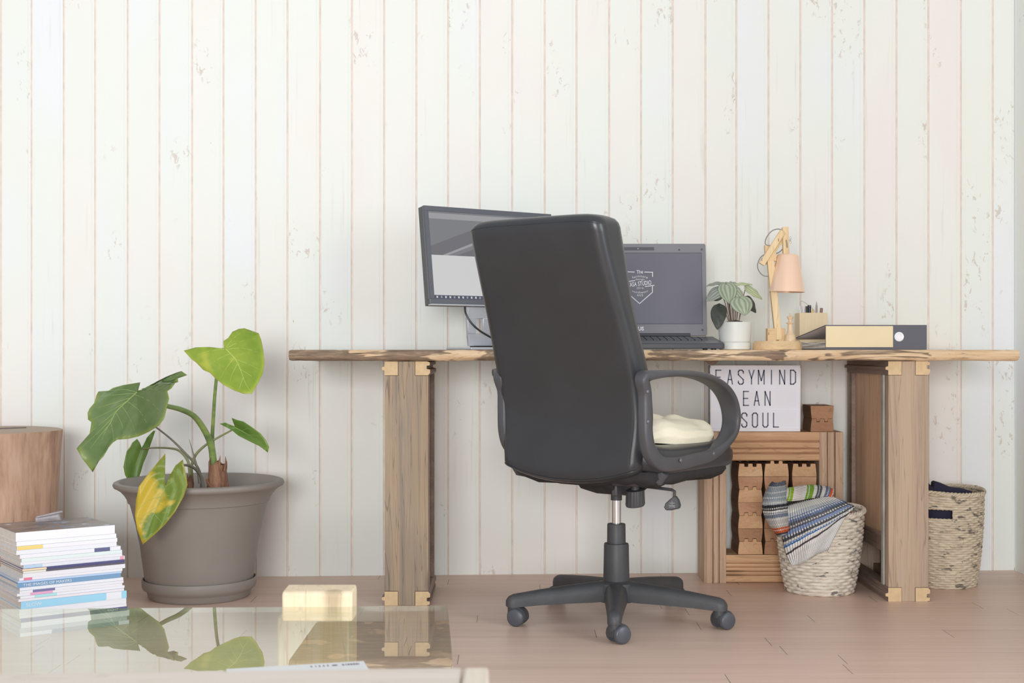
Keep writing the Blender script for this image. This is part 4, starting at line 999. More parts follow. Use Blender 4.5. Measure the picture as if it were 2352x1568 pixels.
mb = MB(); pl = [(1549, 1138), (1556, 1148), (1559.5, 1160), (1558, 1168), (1549, 1170), (1540, 1172), (1528, 1172), (1524, 1165), (1527, 1156), (1538, 1146)]
mb.extrude([cl(a, b, 3.478) for a, b in pl], fv * 0 + V((0, .014, 0))); pd = mb.build('lever_paddle', M_CHB, lv, world=False, bevel=.003)
mb = MB()
for sgm in ([(1538, 1155), (1549, 1155)], [(1536, 1160), (1550, 1161)], [(1543.5, 1151), (1543.5, 1165)], [(1537, 1164), (1541, 1163)], [(1546, 1163), (1550, 1165)]):
    stroke(mb, sgm, 1.2, lambda x, y: cl(x, y, 3.4772))
M_PRT = plain('worn_print', srgb(150, 150, 155), .5)
mb.build('symbol', M_PRT, pd, world=False, smooth=0)
# gas column
zc_ = lambda py: EYE - (py - HY) * HYY / F; rc_ = lambda w_: w_ / 2 * HYY / F
mb = MB(); mb.lathe([(rc_(26), zc_(1148)), (rc_(26), zc_(1118))], (0, 0, 0), 28); mb.build('column_collar', M_CHB, ch_, world=False)
mb = MB(); mb.lathe([(rc_(21), zc_(1206)), (rc_(21), zc_(1146))], (0, 0, 0), 28); mb.build('gas_piston', M_CHR, ch_, world=False)
mb = MB(); mb.lathe([(rc_(43), zc_(1250)), (rc_(42), zc_(1204)), (rc_(40), zc_(1202)), (rc_(22), zc_(1201.5))], (0, 0, 0), 36); mb.build('column_sleeve', M_CHB, ch_, world=False, smooth=40)
mb = MB(); mb.lathe([(rc_(58), 0.10), (rc_(60), zc_(1330)), (rc_(57), zc_(1250)), (rc_(55), zc_(1247)), (rc_(42), zc_(1246.5))], (0, 0, 0), 36); mb.build('column_cover', M_CHB, ch_, world=False, smooth=40)
mb = MB(); mb.lathe([(.02, .050), (.052, .054), (.056, .080), (.050, .104), (.03, .112), (.0001, .112)], (0, 0, 0), 40); mb.build('hub', M_CHB, ch_, world=False, smooth=50)
caster0 = None
swiv = [150, 215, 60, 10, 120]
for i, aw in enumerate((264.5, 336.5, 48.5, 120.5, 192.5)):
    a = rad(aw + YAW); d = V((cos(a), sin(a), 0)); q = V((-sin(a), cos(a), 0)); R_ = 0.290
    secs = [(0.030, .032, .108, .058), (0.07, .029, .107, .056), (.15, .024, .100, .055), (.22, .020, .092, .053), (.265, .0185, .086, .0505), (.288, .018, .083, .049), (.301, .016, .077, .049), (.308, .010, .068, .050)]
    rings__ = []
    for (s_, hw, zt4, zb4) in secs:
        ring = [q * (hw * x) + d * s_ + V((0, 0, zb4 + (zt4 - zb4) * y)) for x, y in ((-1, 0), (-1.0, .45), (-.86, .78), (-.5, .96), (0, 1), (.5, .96), (.86, .78), (1.0, .45), (1, 0))]
        rings__.append(ring)
    m9 = 9; mb = MB(); mb.add([p for r in rings__ for p in r], [(j * m9 + k, j * m9 + (k + 1) % m9, (j + 1) * m9 + (k + 1) % m9, (j + 1) * m9 + k) for j in range(len(secs) - 1) for k in range(m9)] + [tuple(range(m9)), tuple((len(secs) - 1) * m9 + k for k in range(m9))])
    lg_ = mb.build('leg', M_CHB, ch_, world=False, smooth=50)
    # caster
    cpos = d * 0.288; sw = rad({0: 28, 1: 30, 2: 100, 3: 160, 4: -20}[i] + YAW); du = V((cos(sw), sin(sw), 0)); ax = V((-sin(sw), cos(sw), 0))   # du: trailing direction
    wc = cpos + du * 0.012; wc.z = 0.0235
    mb = MB(); mb.lathe([(.0165, .030), (.0165, .0495)], cpos * 1.0, 20)
    Mx = Matrix(((ax.x, du.x, 0, 0), (ax.y, du.y, 0, 0), (0, 0, 1, 0), (0, 0, 0, 1)))
    # hood: half drum
    hood = [(.0268 * cos(rad(t)), .0268 * sin(rad(t))) for t in range(-15, 196, 15)]
    mb.extrude([(-.014, y, z) for y, z in hood], (.028, 0, 0), M=Matrix.Translation(wc) @ Mx)
    cs = mb.build('caster', M_CHB, lg_, world=False, smooth=50)
    for sgn in (-1, 1):
        mb = MB(); Mr = Matrix.Translation(wc + ax * sgn * .0145) @ Mx @ Matrix.Rotation(rad(90 * sgn), 4, 'Y')
        mb.lathe([(.0235, -.0), (.0235, .008), (.0215, .0115), (.019, .0125), (.010, .0145), (.0001, .015)], (0, 0, 0), 30, M=Mr); mb.build('caster_wheel', M_DISC, lg_, world=False, smooth=40)

# ------------------------------------------------------------------ cream pad on the seat
M_PAD = plain('cream_fabric', srgb(240, 232, 208), 0.85, var=0.04, sc=15, bump=0.3, bsc=120)
mb = MB()
def padf(u, v):
    a = 2 * PI * u; c, s_ = cos(a), sin(a); e = 0.5
    t = v; rr_ = [1, 1.03, 1.0, .93, .8, .62, .42, .2, .01]; hh = [0.0, .022, .044, .058, .066, .068, .068, .067, .067]
    i = min(7, int(v * 8)); q9 = v * 8 - i; k = rr_[i] + (rr_[i + 1] - rr_[i]) * q9; hi = hh[i] + (hh[i + 1] - hh[i]) * q9; x = .212 * k * math.copysign(abs(c) ** e, c); y = .045 + .196 * k * math.copysign(abs(s_) ** e, s_)
    lump = 0.5 + 0.5 * cos(x * 42 + .8 * sin(y * 20)) * 1.0; lump2 = 0.5 + 0.5 * cos(y * 40 + 1.0 + .9 * sin(x * 18))
    h = hi * (0.50 + 0.50 * (0.6 * lump ** .5 + 0.4 * lump2 ** .5)) + 0.03 * NZ.noise(V((x * 11, y * 11, 3))) * min(1, v * 5)
    edge = 1 + 0.05 * sin(a * 6 + 1) * (i < 4)
    return V((x * edge, y * edge, .4915 + h + 0.012 * sstep(0, -.2, y) - 0.012 * sstep(.14, .26, y)))
mb.grid(padf, 120, 36, wrap=True, uvs=False)
o = mb.build('seat_pad', M_PAD, None, world=False, smooth=180, sub=1); o.location = HUB; o.rotation_euler = (0, 0, -rad(YAW))
tag(o, 'crumpled cream quilted pad lying on the chair seat', 'cushion')

# ------------------------------------------------------------------ woven baskets
def wick(name, c1, c2, c3, dk, amt):
    n = NT(name); co = n.coord()
    v = n.noise(n.scale(co, (1, 1, 5)), 32, 3, 0.6)
    col = n.ramp(v, [(0.3, c1), (0.5, c2), (0.7, c3)])
    bl = n.smooth(n.noise(n.scale(co, (1, 1, 2.4)), 26, 3, .6), .60 - amt, .66 - amt)
    col = n.mix(n.math('MULTIPLY', bl, .85), col, dk)
    n.set(Base_Color=col, Roughness=.75); n.bump(n.noise(co, 220, 3), .4, .002); return n.m
def basket(c, rb, rt, h, nrow, nst, mat, label, wob, hole=None, grp='woven baskets'):
    root = empty('woven_basket', (c[0], c[1], 0), label, 'basket', grp)
    sub = 6; NU = nst * 6
    def fn(u, v):
        a = 2 * PI * u; z = h * v; row = v * nrow; ri = math.floor(row); fr = row - ri
        r = rb + (rt - rb) * v ** 0.8 + .004 * sin(PI * v)
        ph = u * nst * PI + ri * PI
        bul = sin(PI * min(1, max(0, fr))) ** .7
        jit = .0012 * NZ.noise(V((cos(a) * 6, sin(a) * 6, ri * 1.7)))
        r += .0060 * bul * (0.12 + .88 * (0.5 + 0.5 * cos(ph * 1.0))) - .001 + jit
        zz_ = z + .0022 * cos(ph) * bul * .4 + wob * sin(a * 2 + .6) * v * v
        return V((c[0] + r * cos(a), c[1] + r * sin(a), .001 + zz_))
    mb = MB(); nv = nrow * sub
    mb.grid(fn, NU, nv, wrap=True, uvs=False)
    if hole:
        a0, a1, z0, z1 = hole; keep = []
        for f in mb.f:
            cpt = sum((mb.v[k] for k in f), V((0, 0, 0))) / len(f); an = math.degrees(math.atan2(cpt.y - c[1], cpt.x - c[0]))
            keep.append(not (a0 < an < a1 and z0 < cpt.z < z1))
        mb.f = [f for f, k in zip(mb.f, keep) if k]; mb.m = mb.m[:len(mb.f)]; mb.uv = mb.uv[:len(mb.f)]
    b_ = mb.build('basket_wall', mat, root, smooth=70, thick=.004)
    mb = MB(); mb.lathe([(.0001, .002), (rb - .002, .002), (rb - .002, .005), (.0001, .005)], (c[0], c[1], 0), 48); mb.build('basket_base', mat, root)
    for k in range(3):
        mb = MB(); pts = []
        for i in range(180):
            a = 2 * PI * i / 180; ph = a * 22 + k * 2 * PI / 3; r = rt + .002 + .0045 * cos(ph); z = h + .003 + wob * sin(a * 2 + .6) + .0045 * sin(ph)
            pts.append((c[0] + r * cos(a), c[1] + r * sin(a), z))
        mb.tube(pts, .0042, 6, closed=True); mb.build('rim_strand', mat, root)
    if hole:
        for z, (q0, q1) in ((z0, (a0, a1)), (z1, (a0, a1))):
            mb = MB(); v_ = z / h; r = rb + (rt - rb) * v_ ** .8 + .004
            mb.tube([(c[0] + r * cos(rad(q0 + (q1 - q0) * i / 16)), c[1] + r * sin(rad(q0 + (q1 - q0) * i / 16)), z + .001 * sin(i * 2.4)) for i in range(17)], .0048, 8); mb.build('handle_binding', mat, root)
    return root
M_W1 = wick('pale_wicker', srgb(196, 185, 170), srgb(222, 213, 198), srgb(238, 231, 219), srgb(110, 106, 106), 0.0)
M_W2 = wick('natural_wicker', srgb(180, 164, 142), srgb(206, 192, 170), srgb(222, 211, 190), srgb(110, 104, 98), 0.02)
B1 = (0.944, 4.078); B2 = (1.360, 4.205)
basket(B1, .097, .130, .248, 24, 34, M_W1, 'cream woven basket in front of the timber crate with a striped blanket hanging out', .004)
basket(B2, .101, .124, .293, 40, 40, M_W2, 'taller woven basket with a cut-out handle standing right of the brown pillar', .004, hole=(-128, -93, .216, .252))

# dark clothes in the rear basket
M_NAVY = plain('navy_cloth', srgb(46, 44, 66), 0.9, var=0.15, sc=30)
mb = MB()
def clf(u, v):
    a = 2 * PI * u; i = v; r = (.094 + .016 * min(1, v / .55) if v < .55 else .110 * (1 - (v - .55) / .45)); z = .03 + .255 * min(1, v / .55)
    if v > .55:
        t = (v - .55) / .45; x = r * cos(a); y = r * sin(a)
        z += .012 * t + .030 * max(0, -cos(a)) * (r / .110) * 1.0 + .020 * NZ.noise(V((x * 22, y * 22, 1)))
    return V((B2[0] + r * cos(a) * (1 if v > .5 else .93), B2[1] + r * sin(a) * (1 if v > .5 else .93), z))
mb.grid(clf, 64, 22, wrap=True, uvs=False)
F1 = [P(2132, 1108, 4.2), P(2134, 1150, 4.2), P(2146, 1146, 4.2), P(2142, 1118, 4.2)]
mb.extrude([P(2143, 1142, 4.17), P(2146, 1108, 4.17), P(2150, 1105, 4.17), P(2160, 1108, 4.17), P(2185, 1119, 4.17), P(2212, 1122, 4.17), P(2234, 1128, 4.17), P(2232, 1150, 4.17), P(2160, 1152, 4.17)], (0, .035, 0))
mb.extrude([P(2110, 1098, 4.215), P(2122, 1100, 4.215), P(2136, 1112, 4.215), P(2150, 1130, 4.215), P(2150, 1152, 4.215), P(2100, 1152, 4.215)], (0, .03, 0))
tag(mb.build('folded_clothes', M_NAVY, at=(B2[0], B2[1], .03), smooth=60, bevel=.003), 'dark navy folded clothes filling the basket right of the pillar', 'clothes')

# ------------------------------------------------------------------ knitted blanket
def knit(name, stops, horiz):
    n = NT(name); uv = n.coord('UV'); sp = n.n('SeparateXYZ'); n.inp(sp.inputs[0], uv)
    a = sp.outputs[1] if horiz else sp.outputs[0]; o_ = sp.outputs[0] if horiz else sp.outputs[1]
    nz = n.noise(n.coord(), 60, 2)
    a2 = n.math('ADD', a, n.math('MULTIPLY', n.math('SUBTRACT', nz, .5), .025))
    col = n.ramp(a2, stops, 'CONSTANT')
    # white running stitches between colour bands
    rows = len(stops) * 1.0
    st = n.math('FRACT', n.math('MULTIPLY', a2, 10.0)); st = n.math('MULTIPLY', n.math('GREATER_THAN', st, .74), 1.0)
    cc = n.math('FRACT', n.math('ADD', n.math('MULTIPLY', o_, 26.0), n.math('MULTIPLY', n.math('FLOOR', n.math('MULTIPLY', a2, 10.0)), .37)))
    st = n.math('MULTIPLY', st, n.math('LESS_THAN', cc, .62))
    col = n.mix(n.math('MULTIPLY', st, .8), col, srgb(232, 232, 226))
    fz = n.noise(n.coord(), 340, 3, .7)
    col = n.mix(n.math('MULTIPLY', n.smooth(fz, .5, .75), .25), col, srgb(238, 236, 230))
    n.set(Base_Color=col, Roughness=.95); n.b.inputs['Specular IOR Level'].default_value = .1
    rib = n.math('SINE', n.math('MULTIPLY', o_, 26 * 2 * PI))
    n.bump(n.math('ADD', n.math('MULTIPLY', rib, .5), fz), .8, .004); return n.m
g_ = srgb
S1 = [(0, g_(112, 108, 106)), (.06, g_(122, 112, 108)), (.13, g_(84, 74, 74)), (.19, g_(226, 224, 218)), (.30, g_(196, 200, 206)), (.36, g_(112, 128, 164)), (.43, g_(98, 100, 108)), (.52, g_(136, 154, 196)), (.575, g_(84, 88, 98)), (.64, g_(228, 226, 220)), (.67, g_(60, 120, 196)), (.72, g_(250, 248, 245)), (.80, g_(92, 80, 84)), (.83, g_(250, 249, 247)), (1.0, g_(250, 248, 246))]
S2 = [(0, g_(226, 224, 216)), (.04, g_(150, 186, 52)), (.16, g_(232, 222, 216)), (.36, g_(228, 226, 216)), (.44, g_(122, 164, 50)), (.58, g_(230, 228, 222)), (.64, g_(88, 92, 100)), (.74, g_(228, 226, 220)), (.82, g_(108, 120, 146)), (.92, g_(230, 96, 50)), (.97, g_(220, 96, 60))]
S3 = [(0, g_(92, 98, 112)), (.10, g_(150, 160, 168)), (.34, g_(172, 178, 182)), (.42, g_(50, 50, 56)), (.52, g_(224, 222, 216)), (.56, g_(122, 130, 148)), (.66, g_(198, 192, 186)), (.84, g_(216, 96, 50)), (.94, g_(66, 66, 74))]
MK = [knit('knit_stripes', S1, True), knit('knit_fold', S2, False), knit('knit_roll', S3, True)]
mb = MB()
def bil(c, u, v):
    a = c[0].lerp(c[1], u); b = c[3].lerp(c[2], u); return a.lerp(b, v)
# front flap: left edge and right edge curves, stripes run from one to the other
Lc = [(1800, 1146), (1798, 1165), (1796, 1190), (1797, 1220), (1801, 1250), (1808, 1275), (1820, 1299)]
Rc = [(1886, 1136), (1908, 1140), (1930, 1148), (1950, 1158), (1962, 1166), (1944, 1182), (1900, 1262)]
Ls, Rs = spline(Lc, 5), spline(Rc, 5)
bz_, br_ = B1[1], .136
def flap(u, v):
    i = min(len(Ls) - 1, int(v * (len(Ls) - 1) + 1e-6)); a, b = Ls[i], Rs[i]
    px = a[0] + (b[0] - a[0]) * u; py = a[1] + (b[1] - a[1]) * u
    py += 8 * sin(PI * u) * v * (1 - .6 * v) - 5 * sin(PI * u) * (1 - v)
    if v > .9: py += 3.0 * sin(u * 7) * (v - .9) * 10
    X = (px - CX) * 3.95 / F; dx_ = X - B1[0]; zz_ = EYE - (py - HY) * 3.95 / F
    rr_ = .118 + .020 * min(1, max(0, zz_ / .25)) + .0125
    Y = bz_ - math.sqrt(max(0.0, rr_ * rr_ - dx_ * dx_ * .92)) if abs(dx_) < rr_ else bz_
    Y = min(Y, bz_ - .02) - .004 * sin(u * 12 + v * 3) - .010 * sin(PI * v) * sin(PI * u)
    if zz_ > .264: Y += (zz_ - .264) * 1.3
    return P(px, py, Y)
mb.grid(flap, 40, len(Ls) - 1, 0)
# bunched top fold
def fold(u, v):
    a = PI * (v * 1.15 - .05); cx_ = 1800 + 110 * u; cy_ = 1138 + 2 * sin(u * 7) + (4 if u > .9 else 0)
    hh = 24 + 4 * sin(u * 5); 
    py = cy_ - hh * sin(a); Y = 4.00 - .030 * cos(a) + .01 * sin(u * 9) 
    return P(cx_ + 6 * sin(v * 5), py + (8 - 8 * u), Y)
mb.grid(fold, 30, 14, 1)
# left hanging roll
def roll(u, v):
    cy_ = 1106 + 122 * v; cxx = 1788 - 12 * sin(PI * min(1, v * 1.1)) + 8 * v; rr_ = 27 * sin(PI * (0.10 + .86 * v)) ** .55
    a = PI * (u * 1.3 - .15) + PI; px = cxx + rr_ * cos(a) * 1.0; Y = 3.985 + .045 * sin(a) + .012 * NZ.noise(V((u * 3, v * 4, 5)))
    return P(px, cy_ + 3 * sin(u * 5), Y)
mb.grid(roll, 26, 34, 2)
# part inside the basket behind
def ins(u, v):
    a = 2 * PI * u; r = .118 * (1 - v); return V((B1[0] + r * cos(a), B1[1] + r * sin(a), .236 + .03 * v + .012 * NZ.noise(V((cos(a) * r * 30, sin(a) * r * 30, 4)))))
mb.grid(ins, 40, 10, 1, wrap=True)
bl_ = mb.build('knitted_blanket', MK, at=(B1[0], B1[1], .24), smooth=180, thick=.006)
tag(bl_, 'chunky knitted blanket striped in blue, grey, white, green and orange draped over the cream basket', 'blanket')
bl_.modifiers['thickness'].offset = 0
# ------------------------------------------------------------------ big potted plant
PC = V(((458.5 - CX) * 4.0 / F, 4.0, 0)); kp4 = 4.0 / F
pz = lambda py: EYE - (py - HY) * kp4
bp = empty('potted_plant', PC, 'large elephant-ear plant in a wide taupe pot on the floor left of the desk', 'plant')
M_POT = plain('taupe_plastic', srgb(138, 130, 123), 0.5, var=0.03, sc=6)
mb = MB(); r4 = lambda p: p * kp4
mb.lathe([(.0001, .030), (r4(118), .030), (r4(120), pz(1340)), (r4(127), pz(1290)), (r4(133), pz(1245)), (r4(142), pz(1200)), (r4(152), pz(1162)), (r4(155.5), pz(1151)), (r4(159), pz(1149.5)), (r4(161), pz(1142)), (r4(167), pz(1132)), (r4(176), pz(1122)), (r4(184), pz(1117)),
          (r4(190), pz(1114)), (r4(192), pz(1109)), (r4(190), pz(1104)), (r4(184), pz(1101.5)), (r4(178), pz(1103)), (r4(172), pz(1108)), (r4(160), pz(1124)), (r4(152), pz(1142)), (.0001, pz(1150))], PC, 96)
mb.build('pot', M_POT, bp, smooth=45)
mb = MB(); mb.lathe([(.0001, .001), (r4(112), .001), (r4(115), .006), (r4(117), pz(1354)), (r4(119), pz(1351)), (r4(126), pz(1346)), (r4(128.5), pz(1340)), (r4(129), pz(1328)), (r4(127.5), pz(1324)), (r4(125.5), pz(1324)), (r4(123), pz(1334)), (r4(112), .022), (.0001, .022)], PC, 96)
mb.build('saucer', M_POT, bp, smooth=40)
mb = MB(); mb.grid(lambda u, v: V((PC.x + r4(150) * v * cos(2 * PI * u), PC.y + r4(150) * v * sin(2 * PI * u), pz(1140) + .006 * NZ.noise(V((v * 8 * cos(6.283 * u), v * 8 * sin(6.283 * u), 0))))), 48, 14, wrap=True, uvs=False)
mb.build('soil', plain('potting_soil', srgb(112, 96, 84), .95, var=.25, sc=60, bump=.8, bsc=140), bp)
M_TRK = wood('fibrous_trunk', [srgb(108, 76, 58), srgb(142, 102, 80), srgb(166, 124, 98), srgb(184, 148, 118)], axis=2, sc=40, streak=.2, knots=.3, bump=.9)
def trunk(base, top, r0, r1, name):
    mb = MB(); b_, t_ = V(base), V(top)
    def f(u, v):
        a = 2 * PI * u; r = r0 + (r1 - r0) * v + .12 * r0 * NZ.noise(V((cos(a) * 3, sin(a) * 3, v * 5 + r0 * 90)))
        p = b_.lerp(t_, v); jag = .010 * max(0, sin(a * 4 + 1)) * (v > .95)
        return p + V((r * cos(a), r * sin(a), jag))
    mb.grid(f, 40, 14, wrap=True, uvs=False); return mb.build(name, M_TRK, bp, thick=.002, smooth=60)
trunk(P(500, 1140, 3.96), P(500, 1066, 3.955), r4(24), r4(19), 'trunk'); trunk(P(436, 1140, 3.93), P(437, 1096, 3.93), r4(9), r4(6), 'trunk')
mb = MB()
for a, b, c in (((516, 1080), (519, 1062), (518, 1048)), ((482, 1080), (481, 1062), (483, 1050)), ((505, 1075), (504, 1058), (506, 1046)), ((478, 1110), (474, 1100), (478, 1106)), ((480, 1112), (486, 1118), (492, 1121))):
    mb.tube([P(*a, 3.935), P(*b, 3.93), P(*c, 3.93)], [.004, .003, .0006], 6)
mb.build('husk_fibre', M_TRK, bp)
def leafmat(name, base, dark, yel, ysc, yamt):
    n = NT(name); co = n.coord()
    v = n.noise(co, 9, 3, .6); col = n.ramp(v, [(.35, dark), (.65, base)])
    yn = n.noise(n.scale(co, (1, 1, 1.4)), ysc, 3, .6, .5)
    if ysc == 9:
        sx_ = n.n('SeparateXYZ'); n.inp(sx_.inputs[0], co); yn = n.math('ADD', n.math('MULTIPLY', yn, .8), n.math('MULTIPLY', n.smooth(sx_.outputs[0], -.005, -.09), .26))
    y = n.smooth(yn, .62 - yamt, .74 - yamt)
    uvn = n.coord('UV'); sp = n.n('SeparateXYZ'); n.inp(sp.inputs[0], uvn); edge = n.smooth(sp.outputs[1], .90, 1.0)
    col = n.mix(y, col, yel); col = n.mix(n.math('MULTIPLY', edge, .45), col, yel)
    n.set(Base_Color=col, Roughness=.38); n.bump(n.noise(co, 60, 3), .25, .003)
    n.b.inputs['Specular IOR Level'].default_value = .45
    tr = n.n('BsdfTranslucent'); n.inp(tr.inputs[0], col); mx = n.n('MixShader'); mx.inputs[0].default_value = .22
    n.t.links.new(n.b.outputs[0], mx.inputs[1]); n.t.links.new(tr.outputs[0], mx.inputs[2]); n.t.links.new(mx.outputs[0], n.out.inputs[0])
    return n.m
LM1 = leafmat('leaf_deep_green', srgb(122, 142, 92), srgb(96, 122, 66), srgb(160, 176, 70), 5, -.06)
LM2 = leafmat('leaf_bright_green', srgb(164, 188, 70), srgb(136, 168, 52), srgb(206, 208, 84), 8, .04)
LM3 = leafmat('leaf_mid_green', srgb(120, 152, 72), srgb(92, 128, 50), srgb(150, 176, 70), 6, -.05)
LM5 = leafmat('leaf_yellowing', srgb(138, 156, 66), srgb(116, 142, 52), srgb(214, 186, 58), 9, .10)
M_VEIN = plain('leaf_vein', srgb(152, 172, 104), .5); M_VEIN2 = plain('leaf_vein_pale', srgb(190, 206, 112), .5)
def leaf(outline, jn, mid, depth, mat, veins, vm, vr=1.0, fold_=0.03, ripple=.004):
    # outline in image measure, set at its own distance and curved in depth
    n = len(outline); dense = []
    for i in range(n):
        a, b = outline[i], outline[(i + 1) % n]; m = max(1, int(math.dist(a, b) / 5))
        for k in range(m): dense.append((a[0] + (b[0] - a[0]) * k / m, a[1] + (b[1] - a[1]) * k / m))
    md = spline([jn] + mid, 6)
    def surf(px, py, off=0.0):
        # height of the fold grows away from the midrib
        best = min(math.dist((px, py), q[:2]) for q in md); s_ = fold_ * (best / 100.0)
        Y = depth(px, py) - s_ + ripple * sin(best * .22 + px * .05) * min(1, best / 30)
        return P(px, py, Y + off)
    mb = MB(); R_ = 9; nd = len(dense); vs = [surf(*jn)]; us = []
    for r in range(1, R_ + 1):
        t = r / R_
        for q in dense: vs.append(surf(jn[0] + (q[0] - jn[0]) * t, jn[1] + (q[1] - jn[1]) * t))
    fs = [(0, 1 + i, 1 + (i + 1) % nd) for i in range(nd)]; us = [((0, 0), (i / nd, 1 / R_), ((i + 1) / nd, 1 / R_)) for i in range(nd)]
    for r in range(R_ - 1):
        for i in range(nd):
            a = 1 + r * nd; b = a + nd; i2 = (i + 1) % nd; fs.append((a + i, b + i, b + i2, a + i2)); us.append(((i / nd, (r + 1) / R_), (i / nd, (r + 2) / R_), ((i + 1) / nd, (r + 2) / R_), ((i + 1) / nd, (r + 1) / R_)))
    mb.add(vs, fs, 0, us); lf = mb.build('leaf', mat, bp, smooth=80, thick=.0012)
    mb = MB(); mp = [surf(q[0], q[1], -.0008) for q in md]; L = len(mp)
    mb.tube(mp, [vr * (.0017 - .0013 * i / (L - 1)) for i in range(L)], 6)
    for vn in veins:
        pp_ = spline(vn, 6); q = [surf(a, b, -.0006) for a, b in pp_]; mb.tube(q, [vr * (.0008 - .0006 * i / (len(q) - 1)) for i in range(len(q))], 5)
    mb.build('veins', vm, lf); return lf
L1 = [(322, 878), (303, 881), (283, 884), (259.5, 890.6), (249.5, 897), (226, 899), (222, 906), (217, 924.6), (205.6, 938), (201.5, 948), (202, 963), (210, 969), (206, 995), (176, 1030), (190, 1054), (213, 1084), (222, 1064), (238, 1047), (249.5, 1027), (259.5, 1016), (269.5, 1009), (293, 1007.5), (317.5, 1002), (342, 991), (364, 977.6), (377, 961), (382, 939.5), (388, 914.6), (384, 898), (394, 891), (404, 876.5), (409, 877), (408, 866), (430, 861), (417, 852.4), (407, 855), (384, 864), (359, 877), (342.4, 888), (326, 897), (317, 896)]
leaf(L1, (315, 900), [(292, 921), (267, 945), (254, 970), (243, 988), (227, 1030), (213, 1082)],
     lambda x, y: 3.655 - .0007 * (y - 900) + (-.0011 * (x - 315) if x > 315 and y > 880 else .0002 * (x - 315)) , LM1,
     [[(292, 921), (322, 945), (340, 978), (346, 990)], [(280, 932), (298, 960), (314, 1001)], [(267, 948), (280, 975), (286, 1006)], [(254, 970), (259, 990), (262, 1014)], [(308, 905), (345, 922), (372, 950)], [(320, 896), (350, 893), (378, 905)], [(325, 893), (365, 882), (404, 868)],
      [(300, 913), (262, 925), (218, 938)], [(290, 922), (250, 945), (205, 966)], [(278, 934), (245, 962), (208, 992)], [(262, 955), (228, 990), (182, 1032)], [(250, 976), (222, 1010), (192, 1052)], [(310, 903), (270, 906), (228, 910)], [(312, 900), (285, 894), (255, 897)]], M_VEIN, fold_=.035)
L2 = [(514.4, 798.5), (513, 783.5), (524, 776), (534, 762), (549, 755), (561.7, 753.7), (579, 760), (594, 765), (600, 780), (605, 804.7), (607.7, 832), (602.7, 859), (590, 884), (578, 903.7), (559, 903.7), (539, 896.7), (512, 882), (494.5, 869), (482, 855.7), (467, 849.5), (450, 832), (440, 824.6), (422.4, 805), (450, 797.7), (482, 796.7), (507, 800)]
leaf(L2, (519, 801.7), [(540, 824), (552, 848), (563, 878), (577, 902)], lambda x, y: 3.835 - .0012 * (y - 802) - .0002 * (x - 520), LM2,
     [[(540, 824), (575, 838), (602, 852)], [(552, 848), (575, 862), (592, 878)], [(522, 802), (560, 800), (602, 812)], [(521, 799), (550, 785), (592, 776)], [(520, 797), (535, 778), (562, 757)], [(537, 822), (520, 845), (504, 872)], [(545, 836), (532, 862), (526, 886)], [(528, 812), (500, 825), (470, 845)], [(516, 802), (480, 806), (440, 820)], [(558, 868), (552, 885), (548, 899)]], M_VEIN2, fold_=.02)
L3_ = [(504.5, 973), (517, 970), (529, 975), (544, 981), (537, 972), (532, 959), (544, 964), (559, 967.6), (579, 981), (599, 996), (611, 1011), (617.7, 1026), (615, 1038.5), (609, 1030), (589, 1021), (564, 1008.7), (547, 1000), (534, 989), (520, 981)]
leaf(L3_, (541, 982), [(562, 993), (590, 1008), (614, 1033)], lambda x, y: 3.93 - .0004 * (x - 533), LM3, [[(555, 989), (568, 984), (580, 986)], [(570, 998), (590, 1000), (604, 1008)]], M_VEIN, .8, fold_=.06)
L4 = [(315, 1007.5), (304, 1016), (299, 1026), (291, 1036), (288, 1049), (283.5, 1072), (287, 1090), (296, 1106), (308, 1112), (318, 1098), (324, 1082), (329, 1064), (339, 1041), (344, 1026), (351, 1006), (357, 989), (352, 989), (339, 1002.5), (331, 1022), (326, 1029), (321, 1016)]
leaf(L4, (325, 1030), [(318, 1050), (308, 1080), (304, 1104)], lambda x, y: 4.15 + .0006 * (x - 320), LM3, [], M_VEIN, .7, fold_=.03)
L5 = [(379.5, 1041), (357, 1068), (335, 1095), (319, 1117), (312.5, 1148.6), (310, 1184), (315, 1215.5), (328, 1250), (353, 1229), (379.5, 1204), (402, 1175), (422, 1140), (431, 1113), (426, 1086), (420, 1055), (404, 1068), (388, 1095), (380, 1116), (378.6, 1077)]
leaf(L5, (378, 1122), [(366, 1150), (352, 1185), (329, 1248)], lambda x, y: 3.715 - .0003 * (y - 1120), LM5, [[(370, 1140), (340, 1150), (316, 1170)], [(360, 1165), (335, 1180), (316, 1200)], [(372, 1135), (398, 1140), (418, 1142)], [(364, 1156), (388, 1170), (398, 1176)], [(354, 1180), (370, 1198), (376, 1204)], [(378, 1120), (355, 1105), (340, 1092)], [(380, 1117), (404, 1100), (420, 1090)]], M_VEIN, .9, fold_=.03)
